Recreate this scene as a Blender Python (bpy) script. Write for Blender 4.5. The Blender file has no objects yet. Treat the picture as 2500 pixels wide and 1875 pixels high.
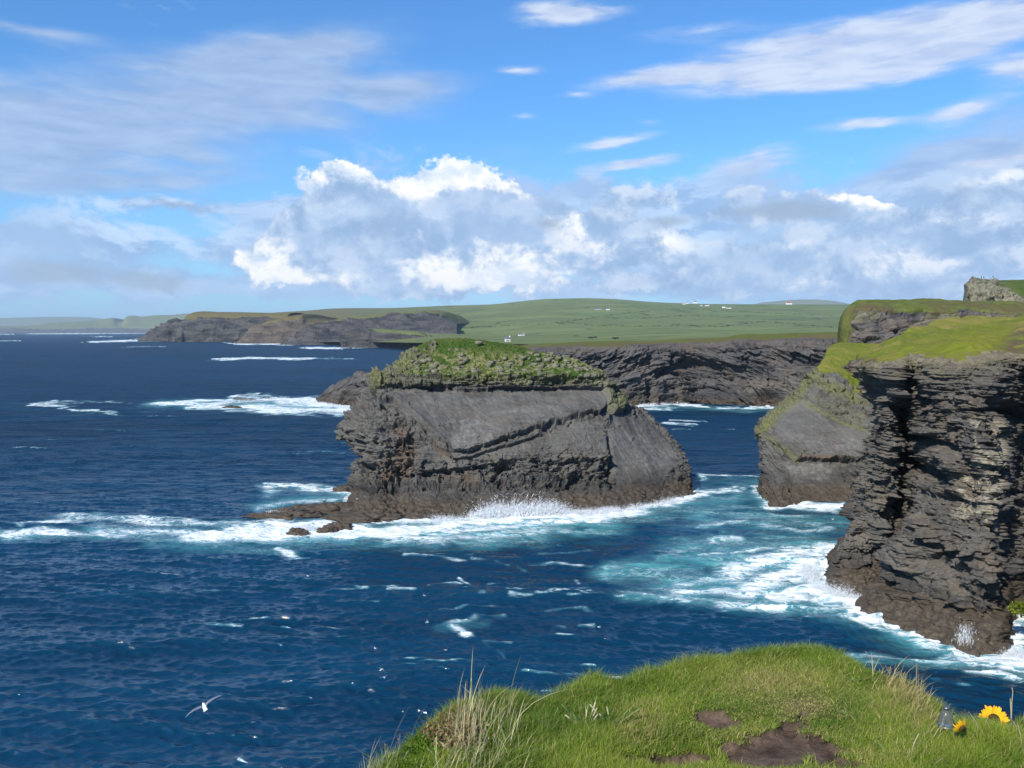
import bpy, bmesh, math, random
import numpy as np
from mathutils import Vector, Matrix
random.seed(7); RNG = np.random.default_rng(11)
SC = bpy.context.scene
COL = SC.collection
R = math.radians

# ---------------------------------------------------------------- camera
F = 2165.0                       # focal length in pixels of a 2500 px wide frame
CX, CY, HOR = 1250.0, 937.5, 808.0
PITCH = math.atan((CY - HOR) / F)
CAMH = 35.0
cam_d = bpy.data.cameras.new('camera'); cam = bpy.data.objects.new('camera', cam_d); COL.objects.link(cam)
cam.location = (0, 0, CAMH); cam.rotation_euler = (math.pi/2 - PITCH, 0, 0)
cam_d.sensor_fit = 'HORIZONTAL'; cam_d.sensor_width = 36.0; cam_d.lens = 36.0 * F / 2500.0
cam_d.clip_start = 0.1; cam_d.clip_end = 90000.0
SC.camera = cam
SC.render.resolution_x = 1024; SC.render.resolution_y = 768

# ---------------------------------------------------------------- light and exposure
SUN_AZ = R(-31.0)               # the sun stands behind the camera, this far to the left (negative)
SUN_EL = R(37.0)
sun_d = bpy.data.lights.new('sun', 'SUN'); sun = bpy.data.objects.new('sun', sun_d); COL.objects.link(sun)
sun_d.energy = 5.0; sun_d.angle = R(0.53); sun_d.color = (1.0, 0.95, 0.86)
sdir = Vector((math.sin(SUN_AZ)*math.cos(SUN_EL), -math.cos(SUN_AZ)*math.cos(SUN_EL), math.sin(SUN_EL)))
sun.rotation_euler = sdir.to_track_quat('Z', 'Y').to_euler(); sun.location = (60, -80, 120)
SC.view_settings.view_transform = 'Standard'; SC.view_settings.look = 'None'
SC.view_settings.gamma = 1.0; SC.view_settings.exposure = 0.3; SC.view_settings.use_curve_mapping = False
SC.cycles.max_bounces = 4; SC.cycles.diffuse_bounces = 2; SC.cycles.glossy_bounces = 2
SC.cycles.transmission_bounces = 4; SC.cycles.volume_bounces = 0; SC.cycles.transparent_max_bounces = 8
SC.cycles.use_denoising = True; SC.cycles.caustics_reflective = False; SC.cycles.caustics_refractive = False

# ---------------------------------------------------------------- projection helpers
CP, SP = math.cos(PITCH), math.sin(PITCH)
def pt(px, py, Y):
    """the point seen at photo pixel (px, py) that stands Y metres ahead"""
    u = (px - CX) / F; v = (CY - py) / F
    t = Y / (CP + v*SP)
    return np.array((u*t, Y, CAMH + t*(v*CP - SP)))
def sea(px, py, z=0.0):
    u = (px - CX) / F; v = (CY - py) / F
    t = (z - CAMH) / (v*CP - SP)
    return np.array((u*t, t*(CP + v*SP), z))
def proj(P):
    x = P[..., 0]; y = P[..., 1]; z = P[..., 2] - CAMH
    d = np.maximum(y*CP - z*SP, 0.3); v = y*SP + z*CP
    return CX + F*x/d, CY - F*v/d
def direction(px, py):
    u = (px - CX) / F; v = (CY - py) / F
    d = Vector((u, CP + v*SP, v*CP - SP)).normalized()
    return math.atan2(d.x, d.y), math.asin(d.z)

# ---------------------------------------------------------------- node helper
class NT:
    def __init__(s, tree): s.t = tree; s.n = tree.nodes; s.l = tree.links
    def node(s, typ, ins=None, **kw):
        n = s.n.new(typ)
        for k, v in kw.items(): setattr(n, k, v)
        for k, v in (ins or {}).items():
            sock = n.inputs[k]
            if isinstance(v, bpy.types.NodeSocket): s.l.new(v, sock)
            elif v is not None: sock.default_value = v
        return n
    def math(s, op, a, b=None, c=None, clamp=False):
        n = s.n.new('ShaderNodeMath'); n.operation = op; n.use_clamp = clamp
        for i, v in enumerate((a, b, c)):
            if v is None: continue
            if isinstance(v, bpy.types.NodeSocket): s.l.new(v, n.inputs[i])
            else: n.inputs[i].default_value = v
        return n.outputs[0]
    def mr(s, v, a, b, c=0.0, d=1.0, smooth=False):
        n = s.node('ShaderNodeMapRange', {0: v, 1: a, 2: b, 3: c, 4: d})
        if smooth: n.interpolation_type = 'SMOOTHSTEP'
        return n.outputs[0]
    def mix(s, f, a, b, mode='MIX'):
        n = s.n.new('ShaderNodeMix'); n.data_type = 'RGBA'; n.blend_type = mode
        for sock, v in ((n.inputs[0], f), (n.inputs[6], a), (n.inputs[7], b)):
            if isinstance(v, bpy.types.NodeSocket): s.l.new(v, sock)
            else: sock.default_value = (v if isinstance(v, (int, float)) else (*v, 1)[:4])
        return n.outputs[2]
    def mapping(s, vec, scale=(1,1,1), rot=(0,0,0), loc=(0,0,0), typ='POINT'):
        n = s.node('ShaderNodeMapping', {'Vector': vec, 'Scale': scale, 'Rotation': rot, 'Location': loc}); n.vector_type = typ
        return n.outputs[0]
    def noise(s, vec, scale, detail=4.0, rough=0.5, dist=0.0, out=0):
        n = s.node('ShaderNodeTexNoise', {'Vector': vec, 'Scale': scale, 'Detail': detail, 'Roughness': rough, 'Distortion': dist})
        return n.outputs[out]
def new_mat(name):
    m = bpy.data.materials.new(name); m.use_nodes = True
    t = m.node_tree; t.nodes.clear(); return m, NT(t)
def principled(nt, color, rough=0.8, spec=0.3, bump=None, bump_s=0.5, bump_d=0.1, extra=None):
    ins = {'Base Color': color if isinstance(color, bpy.types.NodeSocket) else (*color, 1), 'Roughness': rough, 'Specular IOR Level': spec}
    if bump is not None:
        ins['Normal'] = nt.node('ShaderNodeBump', {'Height': bump, 'Strength': bump_s, 'Distance': bump_d}).outputs[0]
    ins.update(extra or {})
    p = nt.node('ShaderNodeBsdfPrincipled', ins)
    o = nt.node('ShaderNodeOutputMaterial', {'Surface': p.outputs[0]})
    return p

# ---------------------------------------------------------------- world: sky with clouds
world = bpy.data.worlds.new('World'); SC.world = world; world.use_nodes = True
wt = world.node_tree; wt.nodes.clear(); W = NT(wt)
def build_world():
    sky = W.node('ShaderNodeTexSky'); sky.sky_type = 'NISHITA'; sky.sun_disc = False
    sky.sun_elevation = SUN_EL; sky.sun_rotation = math.pi - SUN_AZ
    sky.altitude = 30; sky.air_density = 1.0; sky.dust_density = 0.4; sky.ozone_density = 2.0
    D = W.node('ShaderNodeTexCoord').outputs['Generated']
    sep = W.node('ShaderNodeSeparateXYZ', {0: D})
    az = W.math('ARCTAN2', sep.outputs[0], sep.outputs[1]); el = W.math('ARCSINE', sep.outputs[2])
    co = W.node('ShaderNodeCombineXYZ', {0: az, 1: el, 2: 0.0}).outputs[0]
    def warp(vec, scale, detail, amp, sx=1.0, sy=1.0, rough=0.6, w=0.0):
        n = W.noise(W.mapping(vec, scale=(sx, sy, 1), loc=(w, w, w)), scale, detail, rough, out=1)
        o = W.node('ShaderNodeVectorMath', {0: n, 1: (0.5, 0.5, 0.5)}, operation='SUBTRACT').outputs[0]
        o = W.node('ShaderNodeVectorMath', {0: o, 1: (amp, amp*sx/sy, 0)}, operation='MULTIPLY').outputs[0]
        return W.node('ShaderNodeVectorMath', {0: vec, 1: o}, operation='ADD').outputs[0]
    def blobs(vec, lst):
        acc = None
        for b in lst:
            px, py, rx, ry, rot, w = b
            a, e = direction(px, py)
            m = W.mapping(vec, loc=(a, e, 0), rot=(0, 0, R(rot)), scale=(rx/F, ry/F, 1), typ='TEXTURE')
            g = W.node('ShaderNodeTexGradient', {0: m}, gradient_type='QUADRATIC_SPHERE').outputs[1]
            g = W.math('MULTIPLY', g, w)
            acc = g if acc is None else W.math('MAXIMUM', acc, g) if w < 0 else W.math('ADD', acc, g)
        return acc
    base = W.mix(1.0, sky.outputs[0], SKY_TINT, 'MULTIPLY')
    # whitened air low over the horizon
    lowf = W.mr(el, 0.0, 0.24, 0.5, 0.0, True)
    base = W.mix(lowf, base, LOW_SKY)
    # --- soft high veil
    cs = warp(co, 5.0, 5, 0.10, 1.0, 2.6, 0.55)
    veil = blobs(cs, VEIL)
    vn = W.noise(W.mapping(D, scale=(1, 1, 3.6)), 5.0, 7, 0.58, 0.6)
    vn2 = W.noise(W.mapping(D, scale=(1, 1, 5), loc=(3, 1, 2)), 16.0, 5, 0.55, 0.3)
    vf = W.math('MULTIPLY', veil, W.mr(vn, 0.25, 0.62, 0.35, 1.15))
    vf = W.math('MULTIPLY', vf, W.mr(vn2, 0.3, 0.7, 0.8, 1.15))
    vf = W.math('MINIMUM', W.mr(vf, 0.06, 0.62, 0.0, 0.84, True), 0.86)
    vcol = W.mix(W.mr(vn2, 0.35, 0.65), (2.9, 4.0, 6.1), (3.8, 5.0, 7.1))
    c = W.mix(vf, base, vcol)
    # --- light streaks
    st = blobs(warp(co, 16.0, 6, 0.035, 1.0, 2.5, 0.6, 4.0), STREAKS)
    sf = W.math('MULTIPLY', st, W.mr(vn2, 0.3, 0.62, 0.55, 1.2))
    sf = W.math('MINIMUM', W.mr(sf, 0.06, 0.55, 0.0, 0.85, True), 0.88)
    c = W.mix(sf, c, W.mix(W.mr(vn2, 0.4, 0.62), (4.6, 5.4, 7.2), (6.3, 6.9, 8.0)))
    # --- low cloud mass, grey blue
    cm = warp(co, 9.0, 9, 0.085, 1.0, 1.5, 0.62, 7.0)
    mass = blobs(cm, MASS)
    mn = W.noise(W.mapping(D, scale=(1, 1, 2.2), loc=(5, 2, 8)), 11.0, 8, 0.62, 0.4)
    mn_up = W.noise(W.mapping(D, scale=(1, 1, 2.2), loc=(5.004, 2, 8.035)), 11.0, 8, 0.62, 0.4)
    md = W.math('ADD', mass, W.math('MULTIPLY', W.math('SUBTRACT', mn, 0.5), 1.5))
    mf = W.mr(md, 0.22, 0.56, 0.0, 0.88, True)
    shade = W.mr(W.math('SUBTRACT', mn, mn_up), -0.065, 0.065)
    mcol = W.mix(shade, (2.7, 4.1, 6.5), (5.2, 6.6, 8.6))
    big = W.noise(W.mapping(D, scale=(1, 1, 1.6), loc=(1, 9, 4)), 4.5, 4, 0.5)
    mcol = W.mix(W.mr(big, 0.38, 0.64), mcol, (3.5, 4.9, 7.2))
    c = W.mix(mf, c, mcol)
    # --- the cumulus bank: crisp billowing outline, blue-grey body, sunlit heads
    cc = warp(co, 19.0, 10, 0.070, 1.0, 1.15, 0.64, 2.0)
    bn = W.noise(W.mapping(D, scale=(1, 1, 1.3), loc=(2, 7, 1)), 19.0, 10, 0.63, 0.3)
    bn_up = W.noise(W.mapping(D, scale=(1, 1, 1.3), loc=(2.010, 7, 1.026)), 19.0, 10, 0.63, 0.3)
    bank = blobs(cc, BANK)
    bd = W.math('ADD', bank, W.math('MULTIPLY', W.math('SUBTRACT', bn, 0.5), 0.9))
    bf = W.mr(bd, 0.24, 0.39, 0.0, 0.94, True)
    relief = W.mr(W.math('SUBTRACT', bn, bn_up), -0.13, 0.13)
    cum = blobs(cc, [(a_, b_, c_*1.3, d_*1.3, e_, f_) for a_, b_, c_, d_, e_, f_ in HEADS])
    lit = W.mr(W.math('ADD', cum, W.math('MULTIPLY', W.math('SUBTRACT', relief, 0.5), 0.55)), 0.18, 0.95, 0.0, 1.0, True)
    rim = W.math('MULTIPLY', W.mr(bd, 0.75, 0.25), W.mr(relief, 0.35, 0.8))
    lit = W.math('MAXIMUM', lit, W.math('MULTIPLY', rim, 0.35))
    body = W.mix(relief, (2.5, 3.8, 5.9), (4.7, 6.0, 7.9))
    body = W.mix(W.mr(big, 0.40, 0.62, 0.0, 0.6), body, (3.6, 5.0, 7.2))
    bright = W.mix(W.mr(relief, 0.1, 0.75), (6.6, 7.4, 8.4), (9.6, 9.4, 9.1))
    c = W.mix(bf, c, W.mix(lit, body, bright))
    # --- dim grey scuds in front
    sc = blobs(warp(co, 14.0, 7, 0.05, 1.0, 1.6, 0.6, 11.0), SCUD)
    c = W.mix(W.mr(sc, 0.1, 0.7, 0.0, 0.72, True), c, (3.0, 3.9, 5.1))
    # below the horizon
    c = W.mix(W.mr(el, -0.02, 0.0), (1.2, 1.9, 2.8), c)
    bg = W.node('ShaderNodeBackground', {0: c, 1: 0.1})
    W.node('ShaderNodeOutputWorld', {0: bg.outputs[0]})
SKY_TINT = (0.52, 0.99, 1.44)
LOW_SKY = (3.2, 4.9, 7.0)
# px, py, rx, ry, rotation, weight - the cloud banks, as directions in the sky
VEIL = [(560,240,760,190,4,1.15),(150,330,620,170,0,1.1),(760,110,420,110,8,0.9),(1000,200,320,60,4,0.5),(80,80,260,30,0,0.5),
        (2350,380,420,200,20,0.9),(2480,500,330,160,0,1.0),(2150,430,300,60,10,0.35),(1450,470,350,90,0,0.4),(1250,380,300,90,0,0.25),
        (-700,300,900,260,0,1.0),(3300,300,900,300,0,1.0),(300,440,620,90,5,0.5)]
STREAKS = [(1380,30,260,44,0,0.9),(1700,75,330,50,2,0.35),(2000,100,480,70,4,0.85),(2330,80,420,110,8,1.1),(1650,185,330,40,3,1.2),(1950,180,450,52,5,1.1),(2200,145,420,66,8,1.0),
           (2360,270,150,50,10,0.8),(2110,300,220,28,0,0.7),(1500,345,210,26,8,0.7),(1540,400,260,26,6,0.85),(1270,172,150,24,0,0.45),(1410,235,110,24,0,0.35),(2480,170,140,60,0,0.8),
           (1280,285,90,22,0,0.3),(1580,300,90,20,0,0.3),(1830,400,220,60,12,0.8),(2440,400,260,50,10,0.8)]
MASS = [(1050,560,620,260,0,1.2),(1400,520,420,170,0,0.9),(800,640,560,190,0,0.8),(700,520,300,110,10,0.5),(1800,590,640,230,0,1.05),(2250,600,620,240,0,1.05),(1750,470,360,130,8,0.7),(2450,520,400,200,0,1.0),
        (250,600,640,110,0,0.55),(420,500,380,48,3,0.85),(150,690,420,90,0,0.95),(380,690,200,60,0,0.8),(700,710,500,60,0,0.6),(1500,700,900,90,0,0.8),(2300,700,600,90,0,0.7),
        (-600,640,800,240,0,1.0),(3200,600,900,300,0,1.1),(60,560,300,60,0,0.5)]
HEADS = [(828,415,135,66,0,1.35),(1000,450,150,60,0,0.55),(1105,392,175,80,0,1.3),(1230,425,200,66,-6,1.2),(1090,455,240,50,0,0.8),(620,625,115,72,0,1.0),(700,660,120,80,-10,0.85),(690,690,190,50,0,0.6),(820,695,110,55,0,0.55),
         (1060,640,100,70,0,0.8),(1150,675,170,60,0,0.75),(1290,650,180,75,0,1.0),(1230,690,260,55,0,0.75),(1020,560,110,50,0,0.55),(1190,590,110,44,0,0.4),(1380,530,90,70,0,0.75),(1420,560,80,50,0,0.6),
         (1630,600,110,56,0,0.72),(1480,600,120,36,0,0.42),(2060,475,170,34,0,0.75),(2180,478,120,44,-6,0.85),(1480,640,160,50,0,0.4),(1960,605,90,32,0,0.5),(2170,640,160,50,0,0.45),(2330,540,130,30,0,0.5),
         (500,712,200,44,0,0.45),(640,520,150,40,20,0.4),(2010,690,220,44,0,0.42),(2340,640,160,40,0,0.35),(2450,430,170,60,14,0.42),(290,715,150,40,0,0.3)]
BANK = [(828,440,125,75,0,1.1),(1105,425,190,90,0,1.2),(960,500,330,110,0,0.9),(760,560,260,130,25,0.8),(1000,600,420,160,0,1.0),(1280,590,380,150,0,1.0),(1250,480,220,80,-10,0.8),
        (650,640,200,90,0,0.7),(1050,690,620,80,0,0.9),(1560,470,260,75,8,0.6),(1500,580,300,120,0,0.8),(1850,510,360,80,0,0.8),(2080,500,260,80,-8,0.8),(1800,630,480,110,0,0.85),(2250,600,420,140,0,0.9),(2150,700,560,70,0,0.7),
        (2450,470,260,120,15,0.75),(1620,700,500,60,0,0.5),(420,715,260,40,0,0.45),(3100,560,700,260,0,0.9),(-500,650,500,160,0,0.5)]
SCUD = [(1340,545,90,48,0,0.9),(1640,545,140,40,0,0.8),(1890,525,260,44,0,1.0),(1960,520,160,36,0,0.6),(140,662,210,66,0,1.15),(375,690,160,52,0,1.15),(450,495,300,34,2,0.45),(930,560,130,120,0,0.35),(2330,470,220,90,10,0.3)]
build_world()
# ---------------------------------------------------------------- array noise
def _hash(ix, iy, iz, seed):
    h = (ix.astype(np.uint32)*np.uint32(374761393) + iy.astype(np.uint32)*np.uint32(668265263)
         + iz.astype(np.uint32)*np.uint32(2654435761) + np.uint32(seed*1013904223 & 0xffffffff))
    h = (h ^ (h >> np.uint32(13)))*np.uint32(1274126177)
    h = (h ^ (h >> np.uint32(16)))*np.uint32(2246822519)
    h ^= h >> np.uint32(15)
    return (h & np.uint32(0xffffff)).astype(np.float32)/np.float32(0xffffff)
def vnoise(P, seed=0):
    P = P.astype(np.float32)
    I = np.floor(P).astype(np.int64); f = P - I; f = f*f*f*(f*(f*6-15)+10)
    r = 0
    x, y, z = f[..., 0], f[..., 1], f[..., 2]
    for dx in (0, 1):
        for dy in (0, 1):
            for dz in (0, 1):
                w = (x if dx else 1-x)*(y if dy else 1-y)*(z if dz else 1-z)
                r = r + w*_hash(I[..., 0]+dx, I[..., 1]+dy, I[..., 2]+dz, seed)
    return r*2 - 1
def fbm(P, octv=4, gain=0.5, lac=2.03, seed=0, ridge=False):
    r = 0; a = 1.0; s = 0; Q = P.astype(np.float32)
    for o in range(octv):
        n = vnoise(Q, seed+o*17)
        if ridge: n = 1 - 2*np.abs(n)
        r = r + a*n; s += a; a *= gain; Q = Q*lac + 3.7
    return r/s
def sstep(a, b, x):
    t = np.clip((x-a)/(b-a), 0, 1); return t*t*(3-2*t)
ROT = np.array([[0.80,0.60,0],[-0.60,0.80,0],[0,0,1]], dtype=np.float32)
def strata(P, T, L, seed, dip=(0.0, 0.0), wob=0.35):
    """blocky protrusion of bedded rock: layers of thickness T cut into blocks of length L, each a random 0..1"""
    s = (P[..., 2] + dip[0]*P[..., 0] + dip[1]*P[..., 1])/T
    Q = P/(L*2.5)
    s = s + wob*vnoise(Q*np.array((1, 1, 0.5)), seed+5)*1.5
    s = s + 0.38*np.sin(s*1.7+seed)+0.2*np.sin(s*0.61+2)
    i = np.floor(s); f = s - i
    q = P@ROT
    wx = 0.35*vnoise(P/(L*0.8), seed+8)
    h0 = _hash(i.astype(np.int64), i.astype(np.int64)*0, i.astype(np.int64)*0, seed+3)
    u = q[..., 0]/(L*(0.6+h0)) + h0*17.3 + wx; v = q[..., 1]/(L*(0.6+h0)) + h0*7.7
    r = _hash(np.floor(u).astype(np.int64), np.floor(v).astype(np.int64), i.astype(np.int64), seed)
    e = np.minimum(np.minimum(f, 1-f)*4.0, 1.0)
    return (0.30*h0 + 0.70*r)*(0.72+0.28*e)
def facet(P, S, seed, tilt=1.0):
    """broken rock: space cut into irregular cells, each a plane with its own offset and tilt; about -1..1"""
    Q = (P/np.asarray(S, np.float32)).astype(np.float32)
    Q = Q + 0.25*np.stack([vnoise(Q*1.7, seed+1), vnoise(Q*1.7, seed+2), vnoise(Q*1.7, seed+3)], -1)
    B = np.floor(Q-0.5).astype(np.int64); best = np.full(Q.shape[:-1], 1e9, np.float32); val = np.zeros_like(best)
    for dx in (0, 1):
        for dy in (0, 1):
            for dz in (0, 1):
                ix, iy, iz = B[..., 0]+dx, B[..., 1]+dy, B[..., 2]+dz
                c = [Q[..., 0]-(ix+0.2+0.6*_hash(ix, iy, iz, seed+11)), Q[..., 1]-(iy+0.2+0.6*_hash(ix, iy, iz, seed+12)), Q[..., 2]-(iz+0.2+0.6*_hash(ix, iy, iz, seed+13))]
                d = c[0]**2+c[1]**2+c[2]**2; k = d < best; best = np.where(k, d, best)
                v = (_hash(ix, iy, iz, seed+21)*2-1) + tilt*((_hash(ix, iy, iz, seed+22)*2-1)*c[0]+(_hash(ix, iy, iz, seed+23)*2-1)*c[1]+(_hash(ix, iy, iz, seed+24)*2-1)*c[2])*1.4
                val = np.where(k, v, val)
    return val
def push(p, d, dz=0.0, dx=0.0):
    """the same point moved d metres farther from the eye"""
    k = (p[1]+d)/p[1]; return np.array((p[0]*k+dx, p[1]+d, p[2]+dz))
def blur2(A, n=1, closed=False):
    for _ in range(n):
        if closed:
            A = (np.roll(A, 1, 1) + 2*A + np.roll(A, -1, 1))/4
        else:
            B = np.concatenate([A[:, :1], A, A[:, -1:]], 1); A = (B[:, :-2] + 2*B[:, 1:-1] + B[:, 2:])/4
        B = np.concatenate([A[:1], A, A[-1:]], 0); A = (B[:-2] + 2*B[1:-1] + B[2:])/4
    return A

# ---------------------------------------------------------------- mesh building
def mesh_obj(name, V, faces, mat, attrs=None, parent=None, smooth=True, loc=None, mat_idx=None):
    """V (n,3) array, faces (m,3|4) int array or list of such"""
    me = bpy.data.meshes.new(name)
    V = np.asarray(V, dtype=np.float32)
    if loc is not None: V = V - np.asarray(loc, dtype=np.float32)
    fl = faces if isinstance(faces, list) else [faces]
    fl = [np.asarray(f, dtype=np.int32) for f in fl if len(f)]
    me.vertices.add(len(V)); me.vertices.foreach_set('co', V.ravel())
    nl = sum(f.size for f in fl); npl = sum(len(f) for f in fl)
    me.loops.add(nl); me.loops.foreach_set('vertex_index', np.concatenate([f.ravel() for f in fl]))
    st = []; c = 0
    for f in fl:
        st.append(c + np.arange(len(f), dtype=np.int32)*f.shape[1]); c += f.size
    me.polygons.add(npl); me.polygons.foreach_set('loop_start', np.concatenate(st).astype(np.int32))
    if smooth: me.polygons.foreach_set('use_smooth', np.ones(npl, dtype=bool))
    me.update(calc_edges=True)
    me.validate()
    for k, a in (attrs or {}).items():
        a = np.asarray(a, dtype=np.float32)
        if a.ndim == 2:
            at = me.attributes.new(k, 'FLOAT_COLOR', 'POINT')
            if a.shape[1] == 3: a = np.concatenate([a, np.ones((len(a), 1), np.float32)], 1)
            at.data.foreach_set('color', a.ravel())
        else:
            at = me.attributes.new(k, 'FLOAT', 'POINT'); at.data.foreach_set('value', a)
    o = bpy.data.objects.new(name, me)
    for m in (mat if isinstance(mat, (list, tuple)) else [mat]): me.materials.append(m)
    COL.objects.link(o)
    if parent is not None: o.parent = parent
    elif loc is not None: o.location = tuple(float(v) for v in loc)
    return o
def tag(o, label=None, cat=None, group=None, kind=None):
    for k, v in (('label', label), ('category', cat), ('group', group), ('kind', kind)):
        if v: o[k] = v
    return o
def thing(name, loc, label, cat, group=None, kind=None):
    o = bpy.data.objects.new(name, None); COL.objects.link(o); o.location = tuple(float(v) for v in loc)
    o.empty_display_size = 0.5
    return tag(o, label, cat, group, kind)
def compact(V, Fc, attrs):
    used = np.unique(Fc); mp = np.full(len(V), -1, np.int64); mp[used] = np.arange(len(used))
    return V[used], mp[Fc], {k: a[used] for k, a in attrs.items()}

def hermite(A, x, xs, ten=1.0):
    """A (n,...) control values at parameters x, sampled at xs; slope limited"""
    n = len(x); d = (A[1:]-A[:-1])/(x[1:]-x[:-1]).reshape((-1,)+(1,)*(A.ndim-1))
    h = (x[1:]-x[:-1]).reshape((-1,)+(1,)*(A.ndim-1))
    m = np.zeros_like(A)
    m[1:-1] = (d[:-1]*h[1:] + d[1:]*h[:-1])/(h[1:]+h[:-1]); m[0] = d[0]; m[-1] = d[-1]
    m *= ten
    k = np.clip(np.searchsorted(x, xs, side='right')-1, 0, n-2)
    t = ((xs-x[k])/(x[k+1]-x[k])).reshape((-1,)+(1,)*(A.ndim-1)); H = h[k]
    return (2*t**3-3*t**2+1)*A[k] + (t**3-2*t**2+t)*H*m[k] + (-2*t**3+3*t**2)*A[k+1] + (t**3-t**2)*H*m[k+1]
def surface(rows, nu, nv, closed=False, tenu=0.9, tenv=0.7, wworld=0.25):
    """rows of control points -> dense grid (nv, nu, 3); samples follow size in the picture and, less, size in the world"""
    A = np.array(rows, dtype=np.float64)
    if closed: A = np.concatenate([A[:, -2:], A, A[:, :3]], 1)
    px, py = proj(A); px = np.clip(px, -500, 3000); py = np.clip(py, 500, 2100); fac = F/np.mean(np.maximum(A[..., 1], 3))
    S = np.stack([px, py], -1)
    def par(ax):
        d = np.linalg.norm(np.diff(S, axis=ax), axis=-1) + wworld*fac*np.linalg.norm(np.diff(A, axis=ax), axis=-1)
        d = d.mean(axis=1-ax) + 1e-3
        return np.concatenate([[0], np.cumsum(d)])
    v = par(0); u = par(1)
    if closed:
        c = len(rows[0]); xs = np.linspace(u[2], u[2+c], nu, endpoint=False)
    else: xs = np.linspace(u[0], u[-1], nu)
    B = hermite(A, v, np.linspace(v[0], v[-1], nv), tenv)
    B = np.swapaxes(hermite(np.swapaxes(B, 0, 1), u, xs, tenu), 0, 1)
    return B.astype(np.float32)
def boxblur(A, r, ax, closed=False):
    A = np.moveaxis(A, ax, 0); n = len(A)
    P = np.concatenate([A[-r:], A, A[:r]], 0) if closed else np.concatenate([np.repeat(A[:1], r, 0), A, np.repeat(A[-1:], r, 0)], 0)
    C = np.concatenate([np.zeros_like(P[:1], dtype=np.float64), np.cumsum(P, 0, dtype=np.float64)], 0)
    return np.moveaxis(((C[2*r+1:]-C[:-(2*r+1)])/(2*r+1)).astype(np.float32), 0, ax)
def normals(G, closed=False, smooth=3):
    if closed:
        du = np.roll(G, -1, 1) - np.roll(G, 1, 1)
    else: du = np.gradient(G, axis=1)
    dv = np.gradient(G, axis=0)
    N = np.cross(du, dv); N /= np.maximum(np.linalg.norm(N, axis=-1, keepdims=True), 1e-9)
    if smooth > 3:
        for _ in range(2): N = boxblur(boxblur(N, smooth*3, 1, closed), smooth*2, 0)
    else: N = blur2(N, smooth, closed)
    N /= np.maximum(np.linalg.norm(N, axis=-1, keepdims=True), 1e-9)
    return N
def grid_faces(nv, nu, closed=False):
    I = np.arange(nv*nu).reshape(nv, nu)
    if closed: I = np.concatenate([I, I[:, :1]], 1)
    return np.stack([I[:-1, :-1], I[:-1, 1:], I[1:, 1:], I[1:, :-1]], -1).reshape(-1, 4)

# ---------------------------------------------------------------- masks in photo pixels (used when authoring the rock and water shapes)
def inpoly(px, py, poly):
    r = np.zeros(px.shape, bool); n = len(poly)
    for i in range(n):
        x0, y0 = poly[i]; x1, y1 = poly[(i+1) % n]
        if y0 == y1: continue
        c = ((y0 > py) != (y1 > py)) & (px < (x1-x0)*(py-y0)/(y1-y0)+x0)
        r ^= c
    return r
def seg_dist(px, py, line, sy=1.0):
    """distance to a polyline, heights stretched by sy"""
    d = np.full(px.shape, 1e9, np.float32)
    for (x0, y0), (x1, y1) in zip(line[:-1], line[1:]):
        ax, ay = x1-x0, (y1-y0)*sy; L = ax*ax+ay*ay+1e-9
        bx = px-x0; by = (py-y0)*sy
        t = np.clip((bx*ax+by*ay)/L, 0, 1)
        d = np.minimum(d, np.hypot(bx-t*ax, by-t*ay))
    return d
def sdpoly(px, py, poly, sy=1.0):
    d = seg_dist(px, py, list(poly)+[poly[0]], sy); return np.where(inpoly(px, py, poly), -d, d)
def above(px, py, line):
    """pixels above a left-to-right polyline (positive = above)"""
    xs = [p[0] for p in line]; ys = [p[1] for p in line]
    return np.interp(px, xs, ys) - py

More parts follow.
